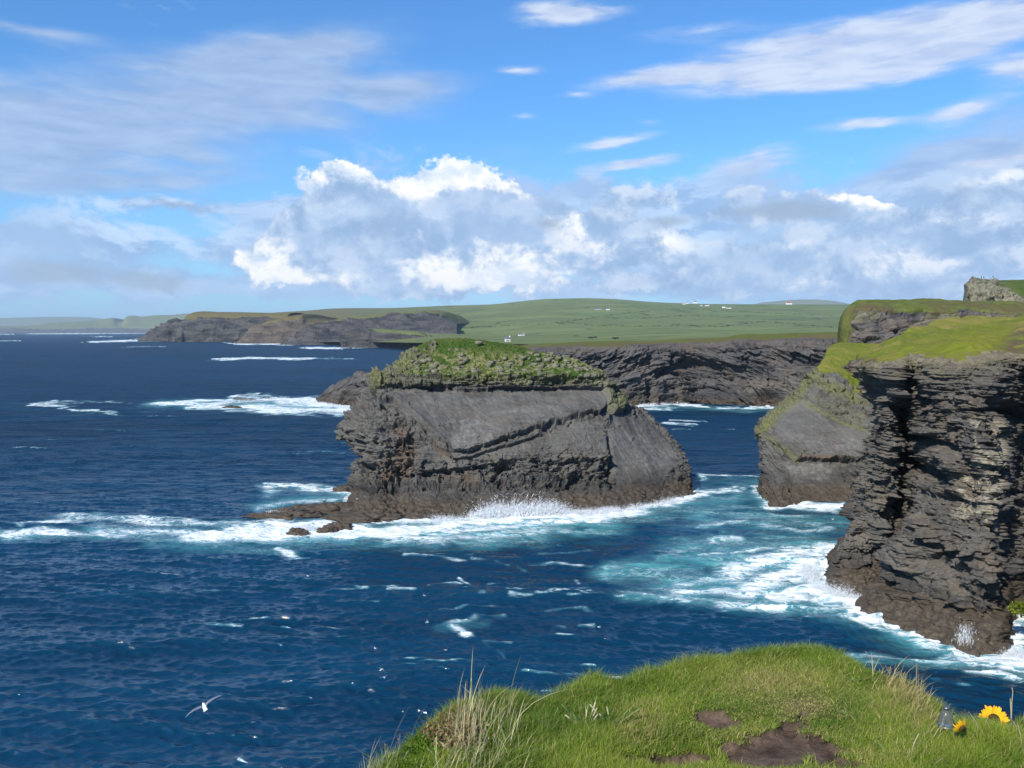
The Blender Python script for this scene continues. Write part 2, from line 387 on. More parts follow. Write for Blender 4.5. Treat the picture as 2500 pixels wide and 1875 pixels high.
# ---------------------------------------------------------------- rock and turf materials
def rock_material(name, dark=(0.050,0.047,0.044), mid=(0.118,0.110,0.100), pale=(0.20,0.19,0.17), scale=1.0, tide=5.0, tidew=2.0, warm=0.35, dip=(0,0,0), weather=(0.33,0.29,0.21)):
    m, n = new_mat(name)
    g = n.node('ShaderNodeNewGeometry').outputs['Position']
    at = n.node('ShaderNodeAttribute', attribute_name='mask'); sp = n.node('ShaderNodeSeparateColor', {0: at.outputs['Color']})
    lich, palem, rust, smoothm = sp.outputs[0], sp.outputs[1], sp.outputs[2], at.outputs['Alpha']
    q = n.mapping(g, scale=(0.25, 0.25, 1.5), rot=dip)
    n1 = n.noise(g, 0.10*scale, 6, 0.6, 0.5); n2 = n.noise(q, 0.8*scale, 7, 0.65, 0.4); n3 = n.noise(g, 1.3*scale, 6, 0.65)
    q2 = n.mapping(g, scale=(0.12, 0.12, 2.6), rot=dip); n4 = n.noise(q2, 1.1*scale, 5, 0.7, 0.6)
    c = n.mix(n.mr(n1, 0.35, 0.65), dark, mid)
    c = n.mix(n.mr(n2, 0.42, 0.72), c, mid)
    c = n.mix(n.math('MULTIPLY', n.mr(n3, 0.52, 0.75), 0.6), c, pale)
    c = n.mix(n.math('MULTIPLY', n.mr(n4, 0.40, 0.30), n.math('MULTIPLY_ADD', smoothm, -0.8, 0.85)), c, tuple(v*0.45 for v in dark))
    wn = n.noise(g, 0.22*scale, 5, 0.6, 0.3)
    c = n.mix(n.math('MULTIPLY', n.mr(wn, 0.50, 0.70), warm), c, (0.17, 0.125, 0.075))
    stk = n.noise(n.mapping(n.mapping(g, rot=(0, R(27), 0)), scale=(1.0, 0.05, 0.09)), 0.9*scale, 6, 0.68, 0.5)
    c = n.mix(n.math('MULTIPLY', smoothm, n.mr(stk, 0.50, 0.76, 0.0, 0.34)), c, pale)
    c = n.mix(n.math('MULTIPLY', smoothm, n.mr(stk, 0.46, 0.30, 0.0, 0.45)), c, dark)
    # weathered pale patches, rust stains
    pf = n.math('MULTIPLY', palem, n.mr(n3, 0.38, 0.58))
    c = n.mix(n.math('MULTIPLY', pf, 0.85), c, weather)
    c = n.mix(n.math('MULTIPLY', rust, n.mr(n2, 0.36, 0.64, 0.10, 0.80)), c, (0.125, 0.080, 0.052))
    # lichen, yellow grey
    ln = n.noise(g, 1.9*scale, 6, 0.7)
    lf = n.math('MULTIPLY', lich, n.mr(ln, 0.36, 0.52))
    lc = n.mix(n.mr(n.noise(g, 3.1*scale, 4, 0.6), 0.40, 0.62), (0.185, 0.175, 0.070), (0.085, 0.105, 0.032))
    c = n.mix(n.math('MINIMUM', lf, 0.88), c, lc)
    # wet brown tide band, black line over it
    z = n.node('ShaderNodeSeparateXYZ', {0: g}).outputs[2]
    zz = n.math('ADD', z, n.math('MULTIPLY', n.math('SUBTRACT', n1, 0.5), -3.0))
    tf = n.mr(zz, tide+tidew*0.5, tide-tidew*0.5, 0, 1, True)
    c = n.mix(n.math('MULTIPLY', tf, 0.88), c, n.mix(n.mr(n3, 0.35, 0.65), (0.040, 0.030, 0.021), (0.090, 0.068, 0.046)))
    bl = n.math('MULTIPLY', n.mr(zz, tide-tidew*0.4, tide, 0, 1, True), n.mr(zz, tide+tidew*1.6, tide+tidew*0.5, 0, 1, True))
    c = n.mix(n.math('MULTIPLY', bl, n.math('MULTIPLY', n.mr(n2, 0.35, 0.6), 0.75)), c, (0.028, 0.026, 0.025))
    hgt = n.math('ADD', n.math('MULTIPLY', n2, 0.7), n.math('ADD', n.math('MULTIPLY', n3, 0.45), n.math('MULTIPLY', n4, 0.8)))
    ro = n.mr(tf, 0, 1, 0.85, 0.55)
    principled(n, c, ro, 0.25, hgt, 0.75, 0.45/scale)
    return m
def turf_material(name, a=(0.050,0.088,0.012), b=(0.105,0.150,0.022), dry=(0.165,0.150,0.045), scale=1.0, dryness=0.35):
    m, n = new_mat(name)
    g = n.node('ShaderNodeNewGeometry').outputs['Position']
    at = n.node('ShaderNodeAttribute', attribute_name='mask'); sp = n.node('ShaderNodeSeparateColor', {0: at.outputs['Color']})
    n1 = n.noise(g, 0.09*scale, 6, 0.6, 0.3); n2 = n.noise(g, 1.4*scale, 7, 0.7); n3 = n.noise(n.mapping(g, scale=(0.5,1,1)), 0.35*scale, 6, 0.65, 0.6)
    c = n.mix(n.mr(n2, 0.35, 0.65), a, b)
    c = n.mix(n.math('MULTIPLY', n.mr(n1, 0.45, 0.68), dryness), c, dry)
    c = n.mix(n.math('MULTIPLY', n.mr(n3, 0.56, 0.70), dryness), c, (0.13, 0.105, 0.055))
    c = n.mix(n.math('MULTIPLY', sp.outputs[0], n.mr(n2, 0.38, 0.55)), c, (0.20, 0.19, 0.085))
    c = n.mix(n.math('MULTIPLY', sp.outputs[2], n.mr(n3, 0.36, 0.5)), c, (0.105, 0.078, 0.045))
    c = n.mix(n.math('MULTIPLY', sp.outputs[1], n.mr(n1, 0.30, 0.6, 0.4, 1.0)), c, (0.150, 0.160, 0.018))
    principled(n, c, 0.95, 0.1, n.math('ADD', n2, n3), 0.6, 0.5/scale)
    return m
def simple_mat(name, col, rough=0.7, spec=0.3, nscale=8.0, var=0.25, extra=None, bump=0.2):
    m, n = new_mat(name)
    g = n.node('ShaderNodeTexCoord').outputs['Object']; t = n.noise(g, nscale, 4, 0.6)
    c = n.mix(n.mr(t, 0.35, 0.65), tuple(v*(1-var) for v in col), tuple(min(1, v*(1+var)) for v in col))
    principled(n, c, rough, spec, t, bump, 0.02, extra)
    return m
ROCK = rock_material('stack_rock', dark=(0.050,0.048,0.045), mid=(0.122,0.116,0.106), pale=(0.200,0.193,0.178), tide=3.2, tidew=2.0, warm=0.22, dip=(0.25, 0.15, 0), weather=(0.215,0.21,0.20))
ROCK_NEAR = rock_material('near_cliff_rock', dark=(0.040,0.038,0.038), mid=(0.110,0.099,0.085), pale=(0.21,0.185,0.148), scale=1.3, tide=3.6, tidew=1.2, warm=0.4)
ROCK_FAR = rock_material('far_rock', dark=(0.046,0.045,0.049), mid=(0.104,0.099,0.096), pale=(0.150,0.142,0.130), scale=0.35, tide=3.0, tidew=2.5, dip=(0.2,0.35,0))
TURF = turf_material('turf', (0.024,0.054,0.010), (0.062,0.100,0.018), dryness=0.45)
TURF_WARM = turf_material('turf_warm', (0.085,0.115,0.014), (0.150,0.175,0.020), (0.23,0.185,0.055), 1.3, 1.0)
TURF_FAR = turf_material('turf_far', (0.065,0.090,0.018), (0.110,0.130,0.026), (0.16,0.125,0.05), 0.3, 0.6)

def rock_body(name, G, closed, rock_mat, turf_mat, turf_mask, masks, label, cat, base, kind=None, close_top=False, turf_name='turf'):
    """split one displaced grid into the rock (part) and its turf cap (part) under an Empty at its foot"""
    nv, nu = G.shape[:2]
    V = G.reshape(-1, 3); Fc = grid_faces(nv, nu, closed)
    t = thing(name, base, label, cat, kind=kind)
    mk = {'mask': masks.reshape(-1, 4)}
    if turf_mask is None:
        o = mesh_obj('rock_face', V, Fc, rock_mat, mk, t, loc=base); return t
    tm = turf_mask.reshape(-1)[Fc].mean(1) > 0.5
    for sel, nm, mt in ((~tm, 'rock_face', rock_mat), (tm, turf_name, turf_mat)):
        if sel.sum() == 0: continue
        v, f, a = compact(V, Fc[sel], mk)
        mesh_obj(nm, v, f, mt, a, t, loc=base)
    return t
# ================================================================ SEA STACK
def P3(lst): return [pt(*p) for p in lst]
def back_ring(front, Yb, n=5, z=None):
    """points closing a ring behind a front row, right to left"""
    a, b = front[-1], front[0]
    zz = np.mean([p[2] for p in front]) if z is None else z
    out = []
    for k in range(n):
        s = (k+0.5)/n; x = a[0]*(1-s)+b[0]*s
        bul = math.sin(math.pi*s)
        out.append(np.array((x, max(a[1], b[1])*(1-bul) + Yb*bul if False else a[1]*(1-s)*0+ (Yb - (1-bul)*(Yb-max(a[1], b[1]))*0.55), a[2]*(1-s)+b[2]*s)))
    return out
def build_stack():
    base = [(846,1232),(872,1264),(960,1273),(1080,1269),(1220,1259),(1370,1251),(1500,1247),(1620,1227),(1708,1206)]
    r1 = [sea(*p) for p in base]
    r0 = [p + np.array((0, -0.6, -3.0)) for p in r1]
    rows = [r0, r1,
     P3([(857,1195,179),(885,1200,171),(965,1195,172),(1080,1185,173),(1220,1183,174),(1370,1187,176),(1490,1195,178),(1610,1195,184),(1696,1188,191)]),
     P3([(868,1120,181),(895,1130,174.5),(975,1135,175),(1080,1130,175.5),(1220,1125,176.5),(1370,1130,178.5),(1483,1130,181.5),(1600,1135,188),(1686,1130,194)]),
     P3([(844,1052,184),(888,1050,178),(985,1065,177.5),(1085,1075,178),(1220,1070,180),(1370,1060,183),(1480,1055,187),(1580,1070,195),(1666,1092,199)]),
     P3([(866,990,187),(905,992,183),(990,1000,184),(1085,1000,185),(1220,1000,187),(1370,1000,190),(1480,1005,193),(1560,1022,200),(1635,1052,206)]),
     P3([(900,966,189),(925,962,189),(1000,955,190),(1100,950,191),(1220,950,193),(1370,952,196),(1470,957,199),(1522,988,206),(1580,1014,212)]),
     P3([(903,948,190.5),(930,943,190),(1000,938,190.5),(1100,930,191),(1220,926,193),(1370,926,196),(1464,929,199),(1500,958,206),(1530,978,212)]),
     P3([(945,908,198),(985,900,196.5),(1030,895,197),(1110,892,198),(1220,892,200),(1350,903,203),(1435,916,205),(1462,935,209),(1482,950,213)]),
     P3([(1035,843,207),(1052,833,207),(1072,829,208),(1130,828,208),(1220,841,208.5),(1320,863,209),(1395,886,209.5),(1440,906,210),(1466,926,212)])]
    Yb = [230,228,227,226,225,224,223,222,221,220]
    rings = [r + back_ring(r, y) for r, y in zip(rows, Yb)]
    top = rows[-1]; a, b = top[0], top[-1]
    mid = []
    for p in rings[-1]:
        mid.append(np.array((p[0]*0.93+0.07*np.mean([q[0] for q in top]), 214.0, p[2]+0.1)))
    rings.append(mid)
    G = surface(rings, 1500, 900, True, wworld=0.12)
    N = normals(G, True, 12)
    px, py = proj(G)
    Vf = N[..., 1] < 0.35     # faces seen from the front
    # smooth bedding slabs
    slab = [(930,975),(1000,957),(1460,957),(1480,1000),(1320,1045),(1200,1080),(1110,1108),(1045,1060),(990,1010)]
    slab2 = [(1500,1010),(1600,1035),(1650,1085),(1660,1130),(1600,1190),(1510,1180),(1492,1100),(1482,1040)]
    slab3 = [(1130,1118),(1200,1100),(1330,1062),(1470,1025),(1480,1100),(1300,1105),(1200,1112)]
    slab4 = [(1030,1080),(1100,1115),(1110,1140),(1040,1150),(1015,1120)]
    s1 = sstep(14, -8, sdpoly(px, py, slab)); s2 = sstep(14, -8, sdpoly(px, py, slab2)); s3 = sstep(14, -6, sdpoly(px, py, slab3)); s4 = sstep(8, -6, sdpoly(px, py, slab4))
    sm = np.maximum.reduce([s1, s2, s3*0.85, s4*0.8])*Vf
    wx = px + 10*vnoise(G*0.25, 3); wy = py + 6*vnoise(G*0.3, 4) + 2.5*vnoise(G*1.1, 6)
    grass_l = [(880,962),(905,948),(960,940),(1010,934),(1100,925),(1220,922),(1370,922),(1462,924),(1480,928),(1560,1000)]
    gsd = above(wx, wy, grass_l)
    turf = ((gsd > 0) & (px < 1475) | ((G[..., 2] > 24) & ~Vf)).astype(np.float32)
    turf *= ~((sdpoly(wx, wy, [(880,960),(900,925),(1050,835),(1062,850),(1000,930),(930,945)]) < 0) & (vnoise(G*1.5, 9) > -0.25))
    # big facets
    d = 0.9*fbm(G*0.06, 4, seed=2)
    rough = 1 - 0.93*sm; rough *= (1-0.85*turf)
    rough *= np.where(G[..., 2] < 3.6, 0.45, 1.0)
    leftpart = sstep(1040, 980, px)*Vf
    amp = 0.7 + 0.5*leftpart
    d += rough*amp*(1.5*(strata(G, 2.6, 5.0, 21, (0.10, -0.25)) - 0.5) + 1.2*(strata(G, 1.0, 2.2, 22, (0.10, -0.25)) - 0.5) + 0.7*(strata(G, 0.45, 1.1, 23, (0.1, -0.25)) - 0.5) + 0.6*facet(G, (3.0, 3.0, 1.6), 24) + 0.28*facet(G, (1.1, 1.1, 0.7), 25))
    band = sstep(960, 950, py)*sstep(922, 930, py)*Vf*sstep(1470, 1455, px)
    d += band*(1.2*(strata(G, 0.9, 2.6, 26)-0.5) + 0.8*(strata(G, 0.4, 1.2, 27)-0.5) - 0.5)
    d += rough*0.5*fbm(G*0.4, 4, seed=5, ridge=True)
    low = sstep(1120, 1135, py)*sstep(1205, 1190, py)*Vf*sstep(1500, 1480, px)
    d += low*(1.0*facet(G, (3.4, 3.4, 1.8), 28) + 1.0*(strata(G, 1.3, 3.0, 29, (0.12, -0.2))-0.5) + 0.4*facet(G, (1.2, 1.2, 0.8), 30))
    d += sm*(0.16*fbm(G*np.array((0.25, 0.12, 0.12)), 4, seed=8) + 0.10*strata(G, 0.5, 5, 31, (0.30, -0.62)) + 0.13*facet(G@ROT, (7, 2.0, 7), 32))
    # ledges: the zigzag step, the ledge under the turf, the broken band and the skirt
    jag = 3.0*(strata(G*np.array((1,1,0.0))+5, 9, 2.2, 41)-0.5)*2.0
    def ledge(line, amp, dec, x0, x1, soft=0.7):
        amp = amp*1.45
        sd = above(px, py + jag, line)
        w = sstep(x0-10, x0+10, px)*sstep(x1+10, x1-10, px)*Vf
        return amp*w*sstep(-soft, soft, sd)*np.exp(-np.maximum(sd, 0)/dec)
    d += ledge([(905,985),(960,985),(1000,1012),(1050,1060),(1108,1108),(1150,1106),(1200,1088),(1260,1068),(1330,1050),(1340,1040),(1400,1028),(1460,1014),(1475,1000),(1500,1000)], 1.25, 60, 925, 1478)
    d += ledge([(990,1030),(1050,1075),(1105,1125),(1150,1120),(1200,1102),(1240,1092),(1330,1062)], 0.8, 14, 1000, 1320)
    d += ledge([(900,962),(960,955),(1000,948),(1100,945),(1115,957),(1190,957),(1200,946),(1300,948),(1400,955),(1460,957)], 1.15, 22, 905, 1465)
    d += ledge([(880,940),(1000,934),(1100,927),(1200,922),(1300,925),(1460,927)], 0.8, 10, 905, 1465)
    d += ledge([(1010,1150),(1100,1152),(1180,1140),(1260,1122),(1330,1138),(1400,1132),(1485,1126)], 0.9, 30, 1020, 1486)
    d += ledge([(860,1200),(960,1190),(1060,1186),(1170,1188),(1230,1176),(1300,1182),(1400,1186),(1478,1180)], 0.9, 40, 880, 1482, 4.0)
    d -= 0.7*sstep(1560, 1640, px)
    # boulder shelf on the right of the turf
    sdb = sdpoly(px, py+jag*0.4, [(1462,935),(1480,945),(1505,965),(1521,985),(1519,1010),(1492,1018),(1478,1008),(1472,980),(1460,955)])
    d += 1.5*sstep(2, -2, sdb)*Vf
    # gully
    gul = np.exp(-(seg_dist(px, py, [(1484,1035),(1486,1090),(1492,1130),(1484,1172)])/6.0)**2)*Vf
    d -= 1.6*gul*sstep(1030, 1120, py)
    gul2 = np.exp(-(seg_dist(px, py, [(1232,1135),(1218,1158),(1200,1180)])/5.0)**2)*Vf
    d -= 2.2*gul2
    cave = np.exp(-((px-878)/12)**2-((py-1100)/28)**2)*Vf
    d -= 2.2*cave
    nose = np.exp(-((px-848)/26)**2-((py-1050)/22)**2)
    d += 1.0*nose
    # hummocky turf with outcropping stones
    hum = fbm(G*1.0, 4, seed=12); blocks = strata(G, 0.8, 1.3, 51, (0.0, -0.3))
    stony = sstep(-10, 30, 70 - gsd) * turf
    d += turf*(0.28*hum + 0.16*fbm(G*2.5, 2, seed=13) + 0.55*(stony*0.9+0.1)*(blocks-0.35)*(fbm(G*0.22, 2, seed=4) > -0.25))
    G = G + N*d[..., None].astype(np.float32)
    px, py = proj(G)
    M = np.zeros(G.shape[:2]+(4,), np.float32)
    n1 = fbm(G*0.35, 3, seed=33)
    M[..., 0] = np.clip(sstep(-34, 8, gsd)*0.95 * sstep(1550, 1440, px) * (0.5+0.9*sstep(-0.3, 0.4, n1)), 0, 1)
    M[..., 0] = np.where(turf > 0.5, np.clip(stony*(blocks > 0.45)*0.95*(n1 > -0.45), 0, 1), M[..., 0]*np.where(py > 938+12*n1, 0.35, 1))
    M[..., 0] = np.maximum(M[..., 0], 0.7*sstep(3, -3, sdb)*(turf < 0.5))
    M[..., 1] = 0.40*sstep(24, 0, seg_dist(px, py, [(1175,1012),(1230,1008),(1300,1000),(1360,996)], 3))*(n1 > 0) + 0.5*sstep(6, -6, sdpoly(px, py, [(1060,1030),(1170,1022),(1200,1040),(1230,1070),(1120,1100)]))*(fbm(G*np.array((0.9,0.3,0.3)), 3, seed=91) > -0.05)
    M[..., 1] += 0.35*sstep(8, -8, sdpoly(px, py, [(1478,1050),(1560,1060),(1640,1110),(1600,1180),(1500,1100)]))
    M[..., 2] = np.maximum.reduce([sstep(10, -8, sdpoly(px, py, [(970,1030),(1015,1070),(1020,1110),(1000,1170),(925,1180),(930,1130),(965,1100)])),
                 0.7*sstep(8, -6, sdpoly(px, py, [(1075,1160),(1160,1150),(1165,1185),(1090,1188)])), 0.6*sstep(8, -6, sdpoly(px, py, [(1040,1060),(1090,1100),(1100,1120),(1070,1110)]))])
    M[..., 3] = sm
    b = np.array((8.0, 195.0, 0.0))
    t = rock_body('sea_stack', G, True, ROCK, TURF, turf, M, 'grey sea stack of tilted slabs with a green turf cap, alone in the water', 'sea stack', b, turf_name='turf_cap')
    # pale stones lying on the turf
    rng = np.random.default_rng(77); cand = np.argwhere((turf > 0.5) & Vf & (px > 900) & (px < 1450)); cand = cand[rng.choice(len(cand), 9000)]
    pr = stony[cand[:, 0], cand[:, 1]]; nz = fbm(G[cand[:, 0], cand[:, 1]]*0.25, 2, seed=4); cand = cand[(rng.random(len(cand)) < (0.01 + 0.35*pr)*(nz > 0.02))][:420]
    V = []; Fc = []; c = 0
    for i, j in cand:
        p = G[i, j]; s = 0.15 + 0.75*rng.random()**3
        q = np.array([(x, y, z) for x in (-1, 1) for y in (-1, 1) for z in (-1, 1)], float)*np.array((1.0, 0.8, 0.55))*s*rng.uniform(0.7, 1.2, (8, 3))
        a = rng.uniform(0, 6.28); ca, sa = math.cos(a), math.sin(a); q[:, :2] = q[:, :2]@np.array([[ca, sa], [-sa, ca]])
        V += list(q + p + np.array((0, 0, 0.12*s))); Fc += [[c+k for k in f] for f in ((0,1,3,2),(4,6,7,5),(0,4,5,1),(2,3,7,6),(0,2,6,4),(1,5,7,3))]; c += 8
    o = mesh_obj('loose_stones', np.array(V), np.array(Fc), STONE, None, t, smooth=False, loc=b); o['kind'] = 'stuff'
    return G
STONE = simple_mat('lichened_stone', (0.155, 0.15, 0.10), 0.95, 0.1, 1.5, 0.35)
STACK_G = build_stack()

def blob_rock(name, px, py, w, h, dpt, mat, label, cat, group=None, seed=0, sink=0.5, tilt=0.0, z=None, n=70, amp=0.22, parent=None):
    """low jagged rock of width w, height h, depth dpt standing at sea level where the photo shows it"""
    c = sea(px, py) if z is None else z
    th = np.linspace(0, 2*np.pi, n, endpoint=False); ph = np.linspace(-0.25*np.pi, 0.5*np.pi, n//2)
    T, Pp = np.meshgrid(th, ph)
    S = np.stack([np.cos(T)*np.cos(Pp), np.sin(T)*np.cos(Pp), np.sin(Pp)], -1).astype(np.float32)
    sc = np.array((w/2, dpt/2, h))
    Q = S*sc; W_ = Q + np.asarray(c)
    k = min(w, dpt, h*3)
    r = 1 + amp*2*fbm(W_*(1.6/k)+seed, 4, seed=seed) + amp*1.6*(strata(W_+seed, max(h*0.22, k*0.05), k*0.30, seed+4, (0.2, 0.1))-0.5)
    Q = Q*r[..., None]; Q[..., 2] += Q[..., 0]*tilt
    Q[..., 2] -= h*0.12
    V = (Q + c).reshape(-1, 3)
    M = np.zeros((len(V), 4), np.float32); M[:, 2] = 0.2
    o = mesh_obj(name, V, grid_faces(*T.shape, True), mat, {'mask': M}, loc=c)
    return tag(o, label, cat, group)
ROCK_WET = rock_material('wet_ledge_rock', tide=30, tidew=1, warm=0.2)
for i, (px, py, w, h, dp, lb) in enumerate([
    (800,1252,19,1.7,8,'low brown wave-washed ledge joined to the foot of the sea stack'),
    (690,1262,15,1.3,5,'thin brown rock ledge at the tip of the reef, awash in white foam'),
    (742,1246,11,1.1,4,'narrow brown ledge at the back of the reef beside the sea stack'),
    (840,1198,4.5,1.3,3,'small brown rock beyond the left foot of the sea stack'),
    (828,1291,4.6,1.5,3,'dark rock breaking through the foam in front of the reef'),
    (800,1296,4.2,1.1,3,'rounded dark rock in the middle of the foaming row of three'),
    (728,1303,4.0,1.0,3,'lowest dark rock in the white foam below the reef tip'),
    (900,1268,14,1.5,7,'flat brown shelf under the left end of the sea stack')]):
    blob_rock('reef_rock', px, py, w, h, dp, ROCK_WET, lb, 'rock', 'brown rocks of the reef beside the sea stack', seed=i*7+3, amp=0.3)
for i, (px, py, w, lb) in enumerate([(565,996,9,'small dark rock showing in the distant band of white surf'), (600,977,12,'flat dark rock at the back of the distant band of surf')]):
    blob_rock('surf_rock', px, py, w, 1.2, w*0.5, ROCK_WET, lb, 'rock', seed=60+i)

# ================================================================ NEAR CLIFF (right)
def build_near():
    r1 = [sea(*p) for p in [(2200,1290),(2003,1385),(1992,1430),(2060,1453),(2125,1453),(2150,1442),(2127,1492),(2250,1545),(2430,1588),(2496,1472),(2660,1462)]]
    r1 += [np.array(p, float) for p in [(84,76,0),(84,46,0),(64,22,0),(40,2,0),(34,-40,0)]]
    r0 = [p + np.array((0.3, -0.5, -3.0)) for p in r1]
    def wall(z, o): return [np.array((x+o, y+o*0.35, z), float) for x, y in [(84,76),(84,46),(64,22),(40,2),(34,-40)]]
    rows = [r0, r1,
     P3([(2200,1250,158),(2008,1345,121.5),(2016,1378,119.5),(2070,1385,118),(2135,1385,117.5),(2158,1378,118),(2152,1440,110.5),(2262,1488,104),(2438,1528,97.5),(2486,1442,115.5),(2655,1434,117)]) + wall(4,1),
     P3([(2205,1230,160),(2040,1265,126),(2062,1270,121),(2100,1275,119),(2156,1280,118),(2174,1280,124),(2196,1290,111),(2285,1310,104.5),(2448,1320,100.5),(2474,1320,121),(2655,1320,123)]) + wall(11,2),
     P3([(2215,1120,162),(2085,1110,130),(2100,1110,124),(2130,1120,119.5),(2182,1120,118.5),(2206,1130,127),(2256,1140,117),(2325,1150,107.5),(2446,1150,106),(2464,1150,125),(2655,1150,126)]) + wall(19,3),
     P3([(2220,1000,164),(2104,1000,132),(2112,1000,126),(2138,1000,119.5),(2182,1000,117.5),(2210,1010,125),(2266,1010,116),(2335,1010,110),(2432,1010,107.5),(2464,1010,124),(2655,1010,125)]) + wall(27,3.5),
     P3([(2220,884,166),(2088,896,134),(2100,896,128),(2140,898,121),(2190,886,118),(2220,886,119),(2260,886,116.5),(2330,886,113),(2430,884,111),(2480,884,113),(2660,884,114)]) + wall(33.5,4),
     P3([(2225,872,167),(2096,876,137),(2112,874,131),(2148,868,127),(2200,856,124),(2230,856,124),(2265,856,122),(2335,854,120),(2430,852,118),(2485,850,120),(2700,850,121)]) + wall(36,7),
     P3([(2230,862,160),(2108,862,142),(2125,856,140),(2165,840,138),(2215,826,139),(2245,822,143),(2285,820,143),(2345,818,142),(2430,816,140),(2490,812,140),(2700,808,140)]) + wall(38,16),
     P3([(2240,856,166),(2128,850,152),(2146,838,151),(2178,818,152),(2226,800,155),(2262,796,158),(2302,792,162),(2362,788,168),(2430,786,172),(2500,784,172),(2700,780,172)]) + wall(40,34)]
    last = [push(p, 14, -24, 6) if i < 5 else push(p, 40, -6, 6) if i < 7 else push(p, max(88, 258-p[1]), -1.5, 3) if i < 11 else p + np.array((90, 30, 1.0)) for i, p in enumerate(rows[-1])]
    rows.append(last)
    G = surface(rows, 1700, 1150, False, tenu=0.8, tenv=0.6, wworld=0.06)
    N = normals(G, False, 8)
    px, py = proj(G)
    wob = 5*vnoise(G*0.35, 3)+4*vnoise(G*1.2, 4)
    edge = [(2080,878),(2100,884),(2150,890),(2200,876),(2260,872),(2330,880),(2400,872),(2440,862),(2470,866),(2560,872)]
    gsd = above(px, py+wob*1.6, edge)
    inview = (G[..., 1] > 80)
    turf = np.where(inview, gsd > 0, G[..., 2] > 33.8).astype(np.float32)
    face = 1 - turf
    zf = G[..., 2]
    lowsm = sstep(13, 8, zf + 2*vnoise(G*0.2, 12))       # massive rock low down, bedded higher up
    d = 1.6*fbm(G*0.085, 4, seed=71)
    big = strata(G, 3.4, 5.5, 61, (0.07, 0.03)); med = strata(G, 1.25, 3.2, 62, (0.07, 0.03)); sml = strata(G, 0.55, 1.6, 63, (0.07, 0.03)); fine = strata(G, 0.26, 0.9, 64, (0.07, 0.03), 0.5)
    rough = face*(1-0.62*lowsm)*np.where(zf < 3.2, 0.5, 1.0)
    fb = facet(G, (5.0, 5.0, 3.2), 161); fm = facet(G, (2.2, 2.2, 1.3), 162); fs = facet(G, (0.9, 0.9, 0.5), 163)
    rough = rough*(0.25+0.75*np.where(inview, sstep(0, -22, gsd), 1))
    d += rough*(1.0*(big-0.5) + 1.25*(med-0.5) + 1.15*(sml-0.5) + 0.7*(fine-0.5) + 0.6*fb + 0.25*fm + 0.12*fs)
    d += face*lowsm*(0.7*fb + 0.35*fm + 0.12*fs)*np.where(zf < 3.2, 0.4, 1.0)
    # vertical buttress and slots
    ver = fbm(G*np.array((0.30, 0.30, 0.045)), 4, seed=66, ridge=True)
    d += face*1.0*ver*(1-0.4*lowsm)
    d += face*lowsm*(1.0*fbm(G*0.22, 4, seed=67, ridge=True) + 0.35*fbm(G*0.9, 3, seed=68))
    # overhung slots seen in the photo: dark notches with a diagonal run
    def notch(line, wd, amp, sy=1.0): return amp*np.exp(-(seg_dist(px, py, line, sy)/wd)**2)*inview
    d -= face*(notch([(2110,915),(2150,950),(2185,1000)], 12, 2.2) + notch([(2200,1015),(2215,1090),(2200,1180),(2192,1290)], 16, 2.0) + notch([(2235,1060),(2300,1085),(2345,1110)], 12, 2.2) +
               notch([(2220,1130),(2300,1170)], 12, 2.0) + notch([(2230,900),(2262,950),(2285,1000)], 8, 1.6) + notch([(2400,960),(2455,1010)], 12, 2.2) + notch([(2240,1205),(2330,1220)], 9, 1.4)
               + notch([(2105,1000),(2108,1050)], 8, 1.8))
    d += face*(notch([(2290,1130),(2420,1140)], 30, 0.6) + notch([(2150,1290),(2170,1380),(2200,1450)], 18, 1.0) + notch([(2395,1060),(2410,1180),(2420,1260)], 26, 1.3))
    # tide shelf
    d += 1.3*sstep(3.2, 2.7, zf + 0.6*vnoise(G*0.3, 81))*face
    d += turf*(1.1*fbm(G*0.13, 3, seed=75) + 0.22*fbm(G*0.8, 3, seed=76))*sstep(-2, 20, gsd)
    N = N.copy(); N[..., 2] *= np.where(turf > 0.5, 1, 0.25)
    lx = np.interp(py, [880,1000,1190,1260,1330,1400,1440], [2088,2103,2060,2045,1998,1982,1985])
    d -= face*inview*(0.1 + 0.9*sstep(1150, 1300, py) + 3.0*sstep(75, 0, px-lx)*sstep(900, 960, py))
    d += face*inview*0.9*np.exp(-((px-2300)/110)**2-((py-1020)/110)**2)
    G = G + N*d[..., None].astype(np.float32)
    px, py = proj(G)
    M = np.zeros(G.shape[:2]+(4,), np.float32)
    n1 = fbm(G*0.3, 3, seed=83)
    M[..., 0] = np.where(turf > 0.5, 0.0, 0.35*sstep(-70, 0, gsd)*(n1 > -0.1))
    M[..., 1] = face*np.maximum(sstep(14, -10, sdpoly(px, py, [(2375,1020),(2450,1030),(2455,1100),(2445,1180),(2440,1300),(2330,1260),(2340,1180),(2385,1120)]))*(med > 0.30),
                0.6*sstep(0, 26, gsd+28)*sstep(20, -2, gsd)*(n1 > -0.2))
    M[..., 1] = np.where(turf > 0.5, sstep(30, -10, sdpoly(px, py, [(2150,880),(2250,850),(2330,820),(2470,800),(2440,850),(2300,875)]))*0.9, M[..., 1])
    M[..., 2] = np.where(turf > 0.5, 0.95*np.maximum(sstep(6, -6, sdpoly(px, py+wob, [(2380,860),(2440,835),(2470,800),(2600,790),(2700,880),(2400,880)])), sstep(-2, 9, 8-gsd)), 0.55*sstep(-45, -5, gsd)*sstep(5, -5, gsd))
    M[..., 2] = np.maximum(M[..., 2], np.where(turf > 0.5, 0.8*np.exp(-(seg_dist(px, py, [(2240,850),(2290,835),(2340,830)])/3)**2) + 0.8*np.exp(-(seg_dist(px, py, [(2380,850),(2440,820)])/3)**2), 0))
    M[..., 3] = 0.3
